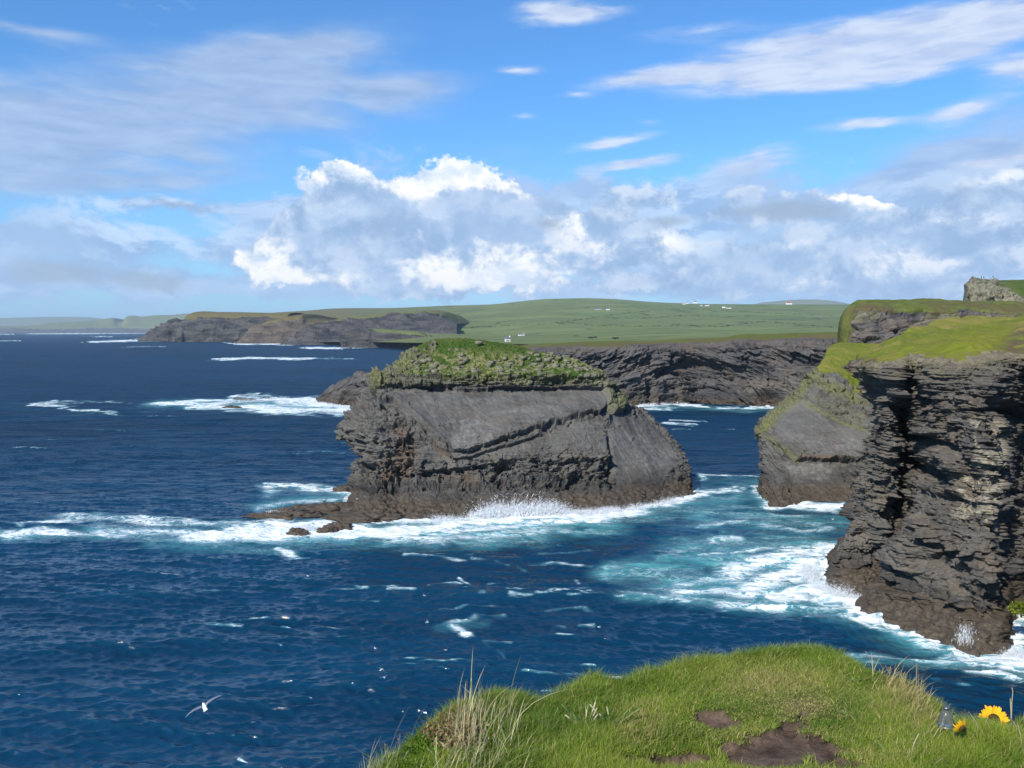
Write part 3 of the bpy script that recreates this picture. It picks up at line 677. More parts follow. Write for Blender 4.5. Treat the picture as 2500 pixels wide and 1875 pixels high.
    rock_body('near_cliff', G, False, ROCK_NEAR, TURF_WARM, turf, M, 'tall dark layered cliff with a grassy top at the right', 'cliff', np.array((70.0, 120.0, 0.0)), kind='structure')
    return G
NEAR_G = build_near()

# ================================================================ SLANTED HEADLAND between the stack and the near cliff
def build_headland():
    r1 = [sea(*p) for p in [(1900,1130),(1857,1190),(1882,1234),(1950,1230),(2050,1228),(2170,1228),(2400,1228)]]
    r0 = [p + np.array((0, -0.5, -3.0)) for p in r1]
    def row(a): return P3(a + [(a[-1][0]+110, a[-1][1], a[-1][2]), (a[-1][0]+360, a[-1][1], a[-1][2]+1)])
    rows = [r0, r1,
      row([(1900,1110,222),(1860,1150,193),(1884,1182,184),(1950,1186,183.5),(2050,1190,183.5)]),
      row([(1890,1060,224),(1859,1090,196),(1903,1106,188.5),(1962,1112,187),(2050,1114,187)]),
      row([(1885,1022,226),(1854,1048,199),(1925,1060,192),(1988,1066,191),(2060,1072,191)]),
      row([(1925,980,228),(1892,1012,203),(1945,1012,199),(2002,1014,197),(2070,1032,196)]),
      row([(1975,935,233),(1930,980,207),(1975,962,204),(2030,970,202.5),(2088,994,201)]),
      row([(2000,905,236),(1972,935,211),(1996,918,208),(2046,935,207),(2100,965,206)]),
      row([(2030,865,242),(1998,898,216),(2014,892,214),(2062,905,213),(2110,930,212)]),
      row([(2045,850,248),(2020,852,232),(2034,848,231),(2072,848,232),(2110,848,233)])]
    rows.append([push(p, 45, 0.5, 2) for p in rows[-1]])
    G = surface(rows, 900, 760, False, tenu=0.85, tenv=0.6, wworld=0.12)
    N = normals(G, False, 8); px, py = proj(G)
    wy = py + 3*vnoise(G*0.5, 3) + 2*vnoise(G*1.5, 4); wx = px + 3*vnoise(G*0.6, 8)
    turf = (sdpoly(wx, wy, [(2010,835),(2300,820),(2300,985),(2105,968),(2075,945),(2040,915),(1992,908),(1996,890)]) < 0).astype(np.float32)
    turf = np.maximum(turf, (G[..., 2] > 26) & (G[..., 1] > 222))
    sl = [(1930,985),(1960,975),(2010,1010),(2140,1045),(2140,1120),(1990,1105),(1900,1060),(1888,1040)]
    sl2 = [(1915,1130),(2020,1128),(2060,1150),(2060,1235),(1960,1240),(1925,1180)]
    sm = np.maximum(sstep(10, -8, sdpoly(px, py, sl)), sstep(10, -8, sdpoly(px, py, sl2)))
    face = 1-turf
    d = 0.6*fbm(G*0.08, 3, seed=2)
    r = face*(1-0.88*sm)
    dip = (0.42, -0.35)
    d += r*(0.5*facet(G, (2.5, 2.5, 1.5), 38) + 1.1*(strata(G, 1.8, 7.0, 31, dip) - 0.5) + 0.9*(strata(G, 0.8, 3.5, 32, dip) - 0.5) + 0.5*(strata(G, 0.4, 1.6, 33, dip)-0.5) + 0.3*fbm(G*0.5, 3, seed=37, ridge=True))
    d += face*sm*0.14*strata(G, 0.7, 9, 34, dip)
    def ledge(line, amp, dec, soft=1.5):
        sd = above(px, wy, line); w = sstep(line[0][0]-8, line[0][0]+8, px)
        return amp*w*sstep(-soft, soft, sd)*np.exp(-np.maximum(sd, 0)/dec)
    d += ledge([(1930,972),(1965,975),(2005,1000),(2060,1030),(2110,1048)], 1.0, 14)
    d += ledge([(1972,925),(2010,945),(2060,985),(2110,1010)], 1.2, 14)
    d += ledge([(1940,1123),(2060,1128),(2110,1128)], 1.3, 14)
    d += ledge([(1855,1065),(1900,1085),(1935,1120),(1960,1125)], 0.8, 12)
    d += turf*0.3*fbm(G*0.7, 3, seed=35)
    G = G + N*d[..., None].astype(np.float32); px, py = proj(G)
    M = np.zeros(G.shape[:2]+(4,), np.float32); n1 = fbm(G*0.5, 3, seed=36)
    lich = sstep(16, -4, seg_dist(px, py, [(1856,1052),(1895,1012),(1935,975),(1975,925),(2000,898)])-8) 
    lich = np.maximum(lich, 0.9*sstep(26, 4, seg_dist(px, py, [(1985,915),(2030,945),(2070,965),(2110,975)])))
    lich = np.maximum(lich, 0.75*sstep(10, 0, seg_dist(px, py, [(1945,975),(2005,1005),(2060,1033),(2110,1050)])))
    lich = np.maximum(lich, 0.6*sstep(14, 0, seg_dist(px, py, [(1858,1052),(1890,1080),(1925,1105),(1945,1125)])))
    lich = np.maximum(lich, 0.35*sstep(20, -10, sdpoly(px, py, [(1960,955),(2110,1010),(2110,1045),(1970,980)])))
    M[..., 0] = np.where(turf > 0.5, 0.25*(n1 > 0.25), lich*(0.55+0.5*(n1 > -0.2)))
    M[..., 1] = np.where(turf > 0.5, 0.45, 0.55*sstep(5, -5, sdpoly(px, wy, [(1920,1135),(2010,1130),(2030,1150),(2025,1175),(1945,1190)])) + 0.3*sstep(8, -8, sdpoly(px, py, [(1940,1060),(2110,1070),(2110,1110),(1990,1105)])))
    M[..., 2] = np.where(turf > 0.5, 0, sstep(5, -3, sdpoly(px, py, [(1935,1108),(2060,1112),(2060,1126),(1940,1124)])))
    M[..., 3] = sm
    rock_body('slanted_headland', G, False, ROCK, TURF_WARM, turf, M, 'low headland of slanting grey slabs edged with yellow lichen', 'headland', np.array((70.0, 200.0, 0.0)), kind='structure')
build_headland()

# ================================================================ UPPER HEADLAND and the far promontory on the right
def build_upper():
    rows = [P3([(2060,960,340),(2050,960,282),(2084,960,272),(2200,960,272),(2350,960,272),(2500,960,274),(2820,960,276)]),
      P3([(2060,845,336),(2048,842,280),(2083,850,270),(2200,850,270),(2350,850,271),(2500,850,273),(2820,850,276)]),
      P3([(2062,800,337),(2050,800,281),(2080,805,272),(2200,800,272),(2350,800,273),(2500,800,275),(2820,800,278)]),
      P3([(2064,770,338),(2057,770,283),(2088,766,275),(2200,762,275),(2350,765,276),(2500,768,278),(2820,768,281)]),
      P3([(2078,752,340),(2070,750,286),(2098,745,282),(2200,746,281),(2350,747,283),(2500,750,285),(2820,748,288)]),
      P3([(2092,740,342),(2088,736,292),(2106,734,288),(2200,736,288),(2350,738,290),(2500,741,292),(2820,740,295)])]
    rows.append([push(p, 90, 0.0, 4) for p in rows[-1]])
    G = surface(rows, 900, 420, False, tenu=0.8, tenv=0.6, wworld=0.12)
    N = normals(G, False, 6); px, py = proj(G)
    wob = 3*vnoise(G*0.25, 5) + 2*vnoise(G*0.8, 6)
    gl = [(2040,950),(2070,850),(2086,790),(2092,764),(2110,760),(2250,762),(2300,770),(2400,762),(2500,770),(2800,770)]
    gsd = above(px, py+wob, gl)
    turf = ((gsd > 0) | (px < 2072)).astype(np.float32); face = 1-turf
    d = 0.9*fbm(G*0.05, 3, seed=2)
    d += face*(1.2*facet(G, (6, 6, 3), 46) + 2.0*(strata(G, 3.0, 8, 41, (-0.25, 0.1))-0.5) + 1.2*(strata(G, 1.2, 4, 42, (-0.25, 0.1))-0.5) + 0.8*fbm(G*0.15, 4, seed=43, ridge=True))
    d += turf*(0.5*fbm(G*0.25, 4, seed=44)) + 0.8*sstep(0, 3, gsd)*np.exp(-np.maximum(gsd, 0)/12)
    G = G + N*d[..., None].astype(np.float32); px, py = proj(G)
    M = np.zeros(G.shape[:2]+(4,), np.float32); n1 = fbm(G*0.12, 3, seed=45)
    M[..., 0] = np.where(turf > 0.5, 0.2, 0.5*sstep(-40, -8, gsd)*(n1 > 0.1))
    M[..., 1] = np.where(turf > 0.5, 0.1, 0.65*sstep(0, -14, gsd)*sstep(-30, -8, gsd)*(n1 > -0.1))
    M[..., 2] = np.where(turf > 0.5, 0.8*sstep(6, -6, sdpoly(px, py+wob, [(2085,765),(2120,745),(2180,748),(2190,765)]))+0.6*(n1 > 0.15), 0.4)
    rock_body('upper_headland', G, False, ROCK_FAR, TURF_FAR, turf, M, 'higher flat-topped grassy headland behind the near cliff', 'headland', np.array((110.0, 280.0, 0.0)), kind='structure')
    rows = [P3([(2370,800,560),(2352,800,480),(2365,800,470),(2430,800,468),(2560,800,466),(2800,800,464)]),
      P3([(2370,735,562),(2354,735,482),(2366,735,472),(2430,735,470),(2560,735,468),(2800,735,466)]),
      P3([(2372,708,563),(2358,708,484),(2370,708,475),(2432,708,474),(2560,706,474),(2800,706,470)]),
      P3([(2374,692,564),(2358,694,486),(2372,692,480),(2434,690,482),(2560,692,486),(2800,690,486)]),
      P3([(2385,688,565),(2374,689,492),(2388,687,492),(2440,685,498),(2560,682,505),(2800,680,505)])]
    rows.append([push(p, 110, 0.0, 4) for p in rows[-1]])
    G = surface(rows, 500, 260, False, tenu=0.8, tenv=0.6); N = normals(G, False, 4); px, py = proj(G)
    wob = 3*vnoise(G*0.15, 5)
    turf = (above(px, py+wob, [(2350,690),(2380,688),(2430,690),(2450,697),(2480,712),(2500,726),(2800,760)]) > 0).astype(np.float32)
    d = (1-turf)*(2.2*(strata(G, 5, 9, 71, (-0.7, 0.3))-0.5) + 1.5*facet(G, (7, 7, 6), 72) + 0.8*facet(G, (3, 3, 3), 73))*sstep(2352, 2372, px) + turf*0.6*fbm(G*0.2, 3, seed=74)
    G = G + N*d[..., None].astype(np.float32)
    M = np.zeros(G.shape[:2]+(4,), np.float32); M[..., 0] = np.where(turf > 0.5, 0.1, 0.35); M[..., 1] = (1-turf)*0.8
    rock_body('far_promontory', G, False, ROCK_FAR, TURF, turf, M, 'distant rocky promontory rising above the headland at the right edge', 'headland', np.array((260.0, 500.0, 0.0)), kind='structure')
build_upper()

# ================================================================ MIDDLE CLIFFS behind the stack
def build_mid():
    bx = [(790,972),(775,980),(800,986),(870,989),(1000,992),(1200,993),(1400,993),(1500,992),(1560,990),(1620,988),(1700,985),(1770,987),(1850,992),(1900,993),(2060,996),(2300,996)]
    r1 = [sea(*p) for p in bx]; r1[0] = r1[1] + np.array((9, 45, 0))
    r0 = [p + np.array((0, -1, -3)) for p in r1]
    def R(ys, dY): return [pt(x, y, r1[i][1]+dY) for i, ((x, _), y) in enumerate(zip(bx, ys))]
    rows = [r0, r1,
       R([968,976,970,962,958,955,952,952,955,950,945,945,948,950,955,955], 4),
       R([966,974,962,940,925,915,905,900,900,900,895,890,885,885,890,890], 7),
       R([964,973,957,927,898,866,850,846,846,844,840,838,833,832,830,830], 11),
       R([964,972.5,956,925,893,859,842,840,840,837,833,830,825,822,818,818], 22)]
    rows.append([push(p, 70, -6 if i < 4 else 0.6, 3) for i, p in enumerate(rows[-1])])
    rows.append([push(p, 130, -3 if i < 5 else (-9 if i < 11 else 0.6), 3) for i, p in enumerate(rows[-1])])
    G = surface(rows, 1500, 460, False, tenu=0.85, tenv=0.6, wworld=0.1)
    N = normals(G, False, 6); px, py = proj(G)
    wob = 2.2*vnoise(G*0.1, 5) + 1.5*vnoise(G*0.4, 6)
    topl = [(700,900),(1000,905),(1150,866),(1270,850),(1400,847),(1500,845),(1620,842),(1700,838),(1800,834),(1900,830),(2060,825),(2300,820)]
    gsd = above(px, py+wob*0.8, topl)
    turf = ((gsd > 0) & (px > 960)).astype(np.float32); face = 1-turf
    d = 2.5*fbm(G*0.022, 3, seed=2)
    fold = 9*np.sin(G[..., 0]*0.045+1.0) + 5*vnoise(G*0.03, 9)
    Gf = G.copy(); Gf[..., 2] += fold
    d += face*(1.6*facet(Gf, (10, 10, 4), 87) + 0.6*facet(Gf, (4, 4, 1.8), 88) + 2.0*(strata(Gf, 3.5, 12, 81)-0.5) + 1.3*(strata(Gf, 1.5, 6, 82)-0.5) + 0.6*(strata(Gf, 0.8, 3, 83)-0.5) + 0.8*fbm(G*0.07, 4, seed=84, ridge=True))
    d -= 9*np.exp(-((px-1880)/38)**2-((py-962)/12)**2) + 5*np.exp(-((px-1580)/8)**2-((py-965)/25)**2) + 4*np.exp(-(seg_dist(px, py, [(1650,870),(1630,905),(1600,925)])/6)**2)
    d -= 5*np.exp(-(seg_dist(px, py, [(1660,895),(1760,925),(1860,915)], 1.2)/26)**2)*face
    d += 4*sstep(-2, 3, py-925)*np.exp(-np.maximum(py-925, 0)/40)*sstep(1490, 1510, px)*sstep(1625, 1605, px)
    d *= sstep(775, 860, px)*0.75+0.25
    d *= 0.25+0.75*sstep(0, -16, gsd)
    d = np.where(turf > 0.5, 0.5*fbm(G*0.1, 3, seed=85), d)
    G = G + N*d[..., None].astype(np.float32); px, py = proj(G)
    M = np.zeros(G.shape[:2]+(4,), np.float32); n1 = fbm(G*0.05, 3, seed=86)
    M[..., 2] = np.where(turf > 0.5, 0.95*sstep(13, 3, gsd + 3*n1), 0.02 + 0.40*sstep(-22, -4, gsd))
    M[..., 1] = np.where(turf > 0.5, 0.25, 0.12*(n1 > 0.2))
    rock_body('middle_cliffs', G, False, ROCK_FAR, TURF_FAR, turf, M, 'long grey folded cliffs with a strip of pasture on top behind the sea stack', 'cliff', np.array((60.0, 430.0, 0.0)), kind='structure')
build_mid()
# ================================================================ SEA
def build_sea():
    pys = np.concatenate([np.linspace(809.2, 830, 22), np.linspace(831, 1000, 190), np.linspace(1000.9, 1960, 800)])
    ang = np.arctan((pys-CY)/F) + PITCH
    dist = np.concatenate([CAMH/np.tan(ang), [55, 40, 20]])
    a0 = np.arctan((np.linspace(-150, 2650, 1500)-CX)/F)
    az = np.concatenate([np.radians([-88,-80,-72,-64,-56,-50,-45,-41,-38,-35.5]), a0, np.radians([35.5,38,41,45,50,56,64,72,80,88])])
    Dm, A = np.meshgrid(dist, az, indexing='ij')
    X = Dm*np.sin(A); Y = Dm*np.cos(A)
    dR = np.abs(np.gradient(dist))[:, None]; dX = (Dm*np.abs(np.gradient(az))[None, :])
    G = np.stack([X, Y, np.zeros_like(X)], -1).astype(np.float32)
    px, py = proj(G)
    # shelter and swell
    gust = 0.78 + 0.34*fbm(G*np.array((0.010, 0.016, 0)), 3, seed=301)
    H = np.zeros(X.shape, np.float32); OX = np.zeros_like(H); OY = np.zeros_like(H)
    rng = np.random.default_rng(5); n = 110; lost = np.zeros(X.shape, np.float32)
    Ls = np.geomspace(0.55, 26, n)
    for L in Ls:
        th = math.radians(-95 + rng.normal(0, 17 if L > 1.6 else 28)); k = 2*math.pi/L; dx, dy = math.cos(th), math.sin(th)
        radial = np.abs(np.sin(A)*dx + np.cos(A)*dy)
        sp = np.maximum(dR*radial, dX*np.sqrt(np.maximum(1-radial**2, 0)))
        att = sstep(1.4, 3.0, L/np.maximum(sp, 1e-3))
        sl = 0.035*(2.0 if 0.75 < L < 3.4 else 0.70)*(0.7 if L > 9 else 1)
        a = sl/k
        ph = k*(X*dx + Y*dy) + rng.uniform(0, 6.28)
        s, c = np.sin(ph), np.cos(ph)
        H += (a*att*s).astype(np.float32); OX += (dx*a*att*c).astype(np.float32); OY += (dy*a*att*c).astype(np.float32)
        lost += (0.5*sl*sl*(1-att)**2).astype(np.float32)
    H *= gust; OX *= gust; OY *= gust
    wob = np.stack([vnoise(G*0.05, 1), vnoise(G*0.05, 2)], -1)*14 + np.stack([vnoise(G*0.25, 3), vnoise(G*0.25, 4)], -1)*7
    wx = px + wob[..., 0]*1.5; wy = py + wob[..., 1]*np.clip((py-800)/450, 0.02, 0.8)
    foam = np.zeros(px.shape, np.float32); aqua = np.zeros(px.shape, np.float32)
    SN = fbm(G*0.35, 3, seed=88)
    for line, th, s in FOAM:
        ys = [p[1] for p in line]; xs = [p[0] for p in line]; m = th*3.2
        r0 = np.where((py.max(1) > min(ys)-m-14) & (py.min(1) < max(ys)+m+14))[0]
        if len(r0) == 0: continue
        sl_ = slice(r0[0], r0[-1]+1)
        if th < 5.5 and 1340 < ys[0] < 1800 and 900 < xs[0] < 1900: s = s*0.80; th = th*0.9; small = True
        else: small = False
        d = seg_dist(wx[sl_]*0.35, wy[sl_], [(p[0]*0.35, p[1]) for p in line])
        if small: s = s*np.clip(0.62 + 0.75*SN[sl_], 0.15, 1.1)
        foam[sl_] = np.maximum(foam[sl_], s*np.exp(-(d/th)**2))
    for line, th, s in AQUA:
        d = seg_dist(wx*0.45, wy, [(p[0]*0.45, p[1]) for p in line])
        aqua = np.maximum(aqua, s*np.exp(-(d/th)**2))
    # foam hugging every rock
    for Gr, rad in ((STACK_G, 1.8), (NEAR_G, 2.2)):
        w = Gr[(Gr[..., 2] > -0.4) & (Gr[..., 2] < 0.5)]
        ppx, ppy = proj(w); w = w[(ppx > -200) & (ppx < 2700) & (ppy < 1900)]
        cell = 1.0
        key = set(map(tuple, np.unique(np.floor(w[:, :2]/cell).astype(int), axis=0)))
        if not key: continue
        ks = np.array(list(key)); x0, y0 = ks.min(0)-8; x1, y1 = ks.max(0)+8
        g = np.full((x1-x0+1, y1-y0+1), 99.0, np.float32); g[ks[:, 0]-x0, ks[:, 1]-y0] = 0
        for _ in range(8):
            for ax in (0, 1):
                g = np.minimum(g, np.minimum(np.roll(g, 1, ax), np.roll(g, -1, ax))+1)
        ix = np.floor(X/cell-x0).astype(int); iy = np.floor(Y/cell-y0).astype(int)
        ok = (ix >= 0) & (iy >= 0) & (ix < g.shape[0]) & (iy < g.shape[1])
        dd = np.full(X.shape, 99.0, np.float32); dd[ok] = g[ix[ok], iy[ok]]
        foam = np.maximum(foam, 0.95*np.exp(-(dd/rad)**2)); aqua = np.maximum(aqua, 0.7*np.exp(-(dd/6)**2))
    calm = np.clip(foam, 0, 1)
    lump = fbm(G*0.5, 3, seed=71)*0.35 + 0.15
    H = H*(1-0.25*calm) + calm*lump*np.clip(1200/np.maximum(Dm, 100), 0, 1)*0.9
    # whitecaps
    cap = sstep(0.22, 0.42, H)*sstep(0.30, 0.55, vnoise(G*0.035, 31))*sstep(60, 100, Dm)*sstep(-0.1, 0.4, vnoise(G*0.5, 9))
    foam = np.maximum(foam, 0.62*cap*(calm < 0.1))
    crest = sstep(0.0, 0.6, H)
    G[..., 0] += OX*0.85; G[..., 1] += OY*0.85; G[..., 2] = H
    patch = 0.5+0.5*fbm(G*np.array((0.004, 0.009, 0)), 4, seed=55)
    M = np.stack([foam, aqua, crest, patch], -1)
    m, nt = new_mat('sea_water')
    g = nt.node('ShaderNodeNewGeometry').outputs['Position']
    at = nt.node('ShaderNodeAttribute', attribute_name='mask'); sp = nt.node('ShaderNodeSeparateColor', {0: at.outputs['Color']})
    fo, aq, cr, pa = sp.outputs[0], sp.outputs[1], sp.outputs[2], at.outputs['Alpha']
    lane = nt.noise(nt.mapping(g, scale=(0.35, 1.0, 1.0), rot=(0, 0, 0.12)), 0.045, 6, 0.62, 0.6)
    deep = nt.mix(nt.mr(nt.math('ADD', nt.math('MULTIPLY', pa, 0.4), nt.math('MULTIPLY', lane, 0.8)), 0.40, 0.80), (0.0005, 0.0120, 0.030), (0.0019, 0.033, 0.074))
    deep = nt.mix(nt.math('MULTIPLY', cr, 0.45), deep, (0.003, 0.040, 0.075))
    n1 = nt.noise(nt.mapping(g, scale=(0.6, 1.0, 1.0)), 0.22, 6, 0.62, 0.7)
    aqf = nt.math('MULTIPLY', aq, nt.mr(n1, 0.34, 0.60, 0.35, 1.15))
    col = nt.mix(nt.mr(aqf, 0.10, 1.05, 0.0, 0.85), deep, (0.070, 0.270, 0.285))
    lace = nt.noise(nt.mapping(g, scale=(0.5, 1.0, 1.0), rot=(0, 0, 0.1)), 0.75, 10, 0.70, 1.0)
    lace2 = nt.noise(nt.mapping(g, scale=(0.35, 1.0, 1.0), loc=(9, 4, 2)), 0.16, 5, 0.6, 1.0)
    rid = nt.math('ABSOLUTE', nt.math('SUBTRACT', lace, 0.5)); rid = nt.mr(rid, 0.0, 0.05, 1.0, 0.0)
    la = nt.math('ADD', nt.math('MULTIPLY', lace, 0.9), nt.math('MULTIPLY', rid, 0.18))
    ff = nt.math('ADD', nt.math('MULTIPLY', fo, 0.95), nt.math('ADD', nt.math('MULTIPLY', nt.math('SUBTRACT', la, 0.5), 2.1), nt.math('MULTIPLY', nt.math('SUBTRACT', lace2, 0.5), 1.2)))
    ff = nt.math('MULTIPLY', nt.mr(ff, 0.34, 1.08, 0.0, 1.0, True), nt.mr(fo, 0.10, 0.32))
    thin = nt.math('MULTIPLY', nt.mr(aqf, 0.25, 0.9), nt.math('MULTIPLY', rid, nt.mr(lace2, 0.42, 0.58)))
    ff = nt.math('MAXIMUM', ff, nt.math('MULTIPLY', thin, 0.5))
    ff = nt.math('MINIMUM', ff, 0.96)
    col = nt.mix(nt.math('MULTIPLY', nt.mr(fo, 0.1, 0.7), 0.5), col, (0.13, 0.36, 0.40))
    col = nt.mix(ff, col, nt.mix(nt.mr(lace, 0.36, 0.60), (0.50, 0.60, 0.64), (0.86, 0.87, 0.86)))
    b1 = nt.noise(nt.mapping(g, scale=(0.55, 1.0, 1.0), rot=(0, 0, 0.15)), 1.5, 5, 0.62, 0.5)
    b2 = nt.noise(nt.mapping(g, scale=(0.45, 1.0, 1.0), rot=(0, 0, -0.2)), 0.22, 4, 0.6, 0.4)
    bh = nt.math('ADD', nt.math('MULTIPLY', b1, 0.30), nt.math('MULTIPLY', b2, nt.math('MULTIPLY_ADD', nt.node('ShaderNodeAttribute', attribute_name='unseen_slope').outputs['Fac'], 12.0, 1.3)))
    bump = nt.node('ShaderNodeBump', {'Height': bh, 'Strength': 0.85, 'Distance': 0.45}).outputs[0]
    p = nt.node('ShaderNodeBsdfPrincipled', {'Base Color': col, 'Roughness': nt.math('ADD', nt.mr(ff, 0, 1, 0.09, 0.75), nt.node('ShaderNodeAttribute', attribute_name='unseen_slope').outputs['Fac']), 'IOR': 1.333, 'Specular IOR Level': nt.math('SUBTRACT', nt.mr(ff, 0, 1, 0.95, 0.1), nt.math('MULTIPLY', nt.node('ShaderNodeAttribute', attribute_name='unseen_slope').outputs['Fac'], 1.5)), 'Normal': bump})
    nt.node('ShaderNodeOutputMaterial', {'Surface': p.outputs[0]})
    nv, nu = X.shape
    o = mesh_obj('sea', G.reshape(-1, 3), grid_faces(nv, nu)[:, ::-1], m, {'mask': M.reshape(-1, 4), 'unseen_slope': np.clip(np.sqrt(lost)*1.3, 0, 0.42).reshape(-1)})
    tag(o, kind='structure')
    return o
FOAM = [
 ([(15,1312),(90,1300),(150,1298)],11,1.15), ([(60,1275),(110,1266),(170,1261)],5,0.9), ([(170,1263),(300,1266),(420,1268),(600,1272)],7,0.62), ([(150,1296),(290,1305)],8,0.7),
 ([(250,1288),(400,1290),(520,1300)],13,0.72), ([(480,1308),(620,1304),(760,1300),(900,1300),(1010,1292)],20,1.25), ([(560,1290),(700,1282),(860,1283)],17,1.15),
 ([(880,1288),(1080,1282),(1250,1270),(1400,1262),(1500,1252),(1620,1238),(1710,1216)],11,1.3), ([(980,1318),(1180,1312),(1300,1300)],16,0.70), ([(1000,1300),(1250,1288),(1450,1268)],12,0.85),
 ([(1330,1296),(1390,1305)],8,0.5),([(1700,1208),(1740,1198),(1800,1198)],8,0.9), ([(1700,1165),(1780,1158),(1840,1160)],3.5,0.75), ([(1720,1188),(1800,1184)],5,0.6),
 ([(640,1200),(700,1193),(760,1195),(840,1204)],8,0.85), ([(620,1238),(700,1226),(800,1222)],8,0.62), ([(640,1190),(760,1190)],3,0.8),
 ([(1875,1236),(1920,1226),(1980,1228),(2050,1236)],7,1.15), ([(1856,1190),(1868,1205),(1880,1230)],7,0.9), ([(1890,1256),(1980,1250)],7,0.5), ([(1700,1290),(1800,1282)],5,0.62), ([(1730,1320),(1800,1318)],6,0.7),
 ([(1850,1290),(1960,1300),(2040,1285)],7,0.55),
 ([(1460,1398),(1530,1378),(1620,1362),(1720,1352)],5,0.78), ([(1720,1352),(1850,1345),(1960,1336)],8,0.75), ([(1780,1400),(1880,1375),(1990,1345)],20,0.95), ([(1850,1430),(1960,1400),(2000,1350)],22,1.05),
 ([(1900,1455),(1990,1445),(2060,1462),(2130,1466)],15,1.3), ([(1640,1440),(1760,1440),(1880,1455)],11,0.82), ([(1640,1420),(1800,1415)],8,0.62), ([(1740,1478),(1900,1484),(2080,1482)],9,0.72), ([(1500,1440),(1640,1450)],6,0.4),
 ([(2085,1492),(2130,1508),(2180,1516),(2235,1545),(2300,1560),(2400,1584),(2520,1606)],7,1.2), ([(2060,1498),(2120,1520),(2230,1552),(2290,1572)],6,0.85),
 ([(1985,1590),(2080,1582),(2180,1592),(2300,1606),(2420,1618),(2500,1625)],6,0.68), ([(2380,1638),(2430,1640),(2500,1655)],7,0.85), ([(2420,1605),(2500,1622),(2560,1630)],15,1.1), ([(2300,1590),(2420,1605)],6,0.6),
 ([(375,984),(450,986),(560,978),(650,974),(775,974)],6,1.1), ([(480,996),(600,998),(720,1000),(860,1008)],8,1.15), ([(700,985),(850,990)],8,1.1), ([(560,968),(620,966)],2.5,1.0), ([(20,985),(200,984),(380,984)],2,0.5),
 ([(85,986),(130,988),(170,998),(290,1010)],3,0.75), ([(80,985),(140,980)],2,0.7),([(640,1016),(720,1012),(860,1014)],3,0.6),
 ([(530,877),(620,874),(760,876)],2.6,1.2), ([(760,876),(860,875)],1.5,0.6), ([(225,835),(300,832),(380,831)],2.2,1.3), ([(330,829),(440,828),(560,834)],1.6,1.2), ([(570,839),(640,838),(700,841)],2.6,1.35), ([(600,836),(790,836)],2,1.2),
 ([(740,850),(830,850)],2.2,1.3), ([(860,848),(910,847)],1.8,1.3), ([(960,848),(1045,850)],1.8,1.3), ([(0,832),(40,832)],1.2,0.9), ([(70,815),(200,814.5),(380,813)],1.0,1.2), ([(0,816),(20,816)],1,1.1), ([(240,821),(270,822)],1,1.2), ([(290,814),(370,813)],1,1.3), ([(290,848),(390,846)],1.2,0.5),
 ([(1550,994),(1600,988),(1640,986),(1700,990)],3.6,1.25), ([(1700,993),(1800,993),(1910,996)],2.4,1.1), ([(1560,998),(1640,1000)],3,0.8), ([(1615,1036),(1700,1040)],2.2,0.8), ([(1640,1026),(1720,1027)],1.6,0.7), ([(1660,1047),(1700,1049)],1.6,0.6), ([(1870,1013),(1900,1015)],1.5,0.6),
 ([(1056,1432),(1064,1423),(1110,1425),(1152,1430)],2.2,0.95), ([(1117,1414),(1130,1422),(1152,1430)],2.4,1.0), ([(1192,1425),(1285,1422)],1.8,0.8), ([(1000,1366),(1060,1366),(1120,1374)],3,0.85), ([(1140,1370),(1230,1378)],2.6,0.8),
 ([(1285,1378),(1340,1376),(1420,1386)],3,0.8), ([(1300,1352),(1400,1350),(1450,1345)],2.6,0.8), ([(1040,1363),(1140,1360)],1.6,0.7), ([(1255,1380),(1275,1390)],2.5,0.8),
 ([(1075,1532),(1130,1518),(1160,1508),(1225,1498)],4.5,0.8), ([(1115,1530),(1135,1550)],6,0.85), ([(1180,1562),(1215,1568),(1250,1570)],3,0.75), ([(1080,1486),(1150,1480),(1260,1482)],2.4,0.6), ([(1330,1482),(1420,1478),(1430,1486)],4,0.75), ([(1360,1522),(1380,1526)],4,0.75), ([(1420,1526),(1450,1528)],3,0.8), ([(1520,1446),(1555,1443)],3,0.85),
 ([(1590,1478),(1620,1480)],3,0.8), ([(1320,1455),(1345,1448)],2.4,0.85), ([(1390,1415),(1400,1425)],3,0.9), ([(670,1345),(700,1350),(720,1366)],4.5,0.85), ([(710,1372),(750,1366)],3,0.8), ([(1250,1686),(1300,1684),(1350,1690)],4,0.85), ([(1205,1684),(1230,1680)],3,0.6), ([(1320,1672),(1350,1674)],2.4,0.6),
 ([(1180,1565),(1240,1600)],2,0.5), ([(390,1412),(425,1416)],2.4,0.75),([(1600,1820),(1640,1822)],3,0.6),([(575,1850),(596,1862)],2.6,1.0),([(1540,1370),(1600,1372)],4,0.4)]
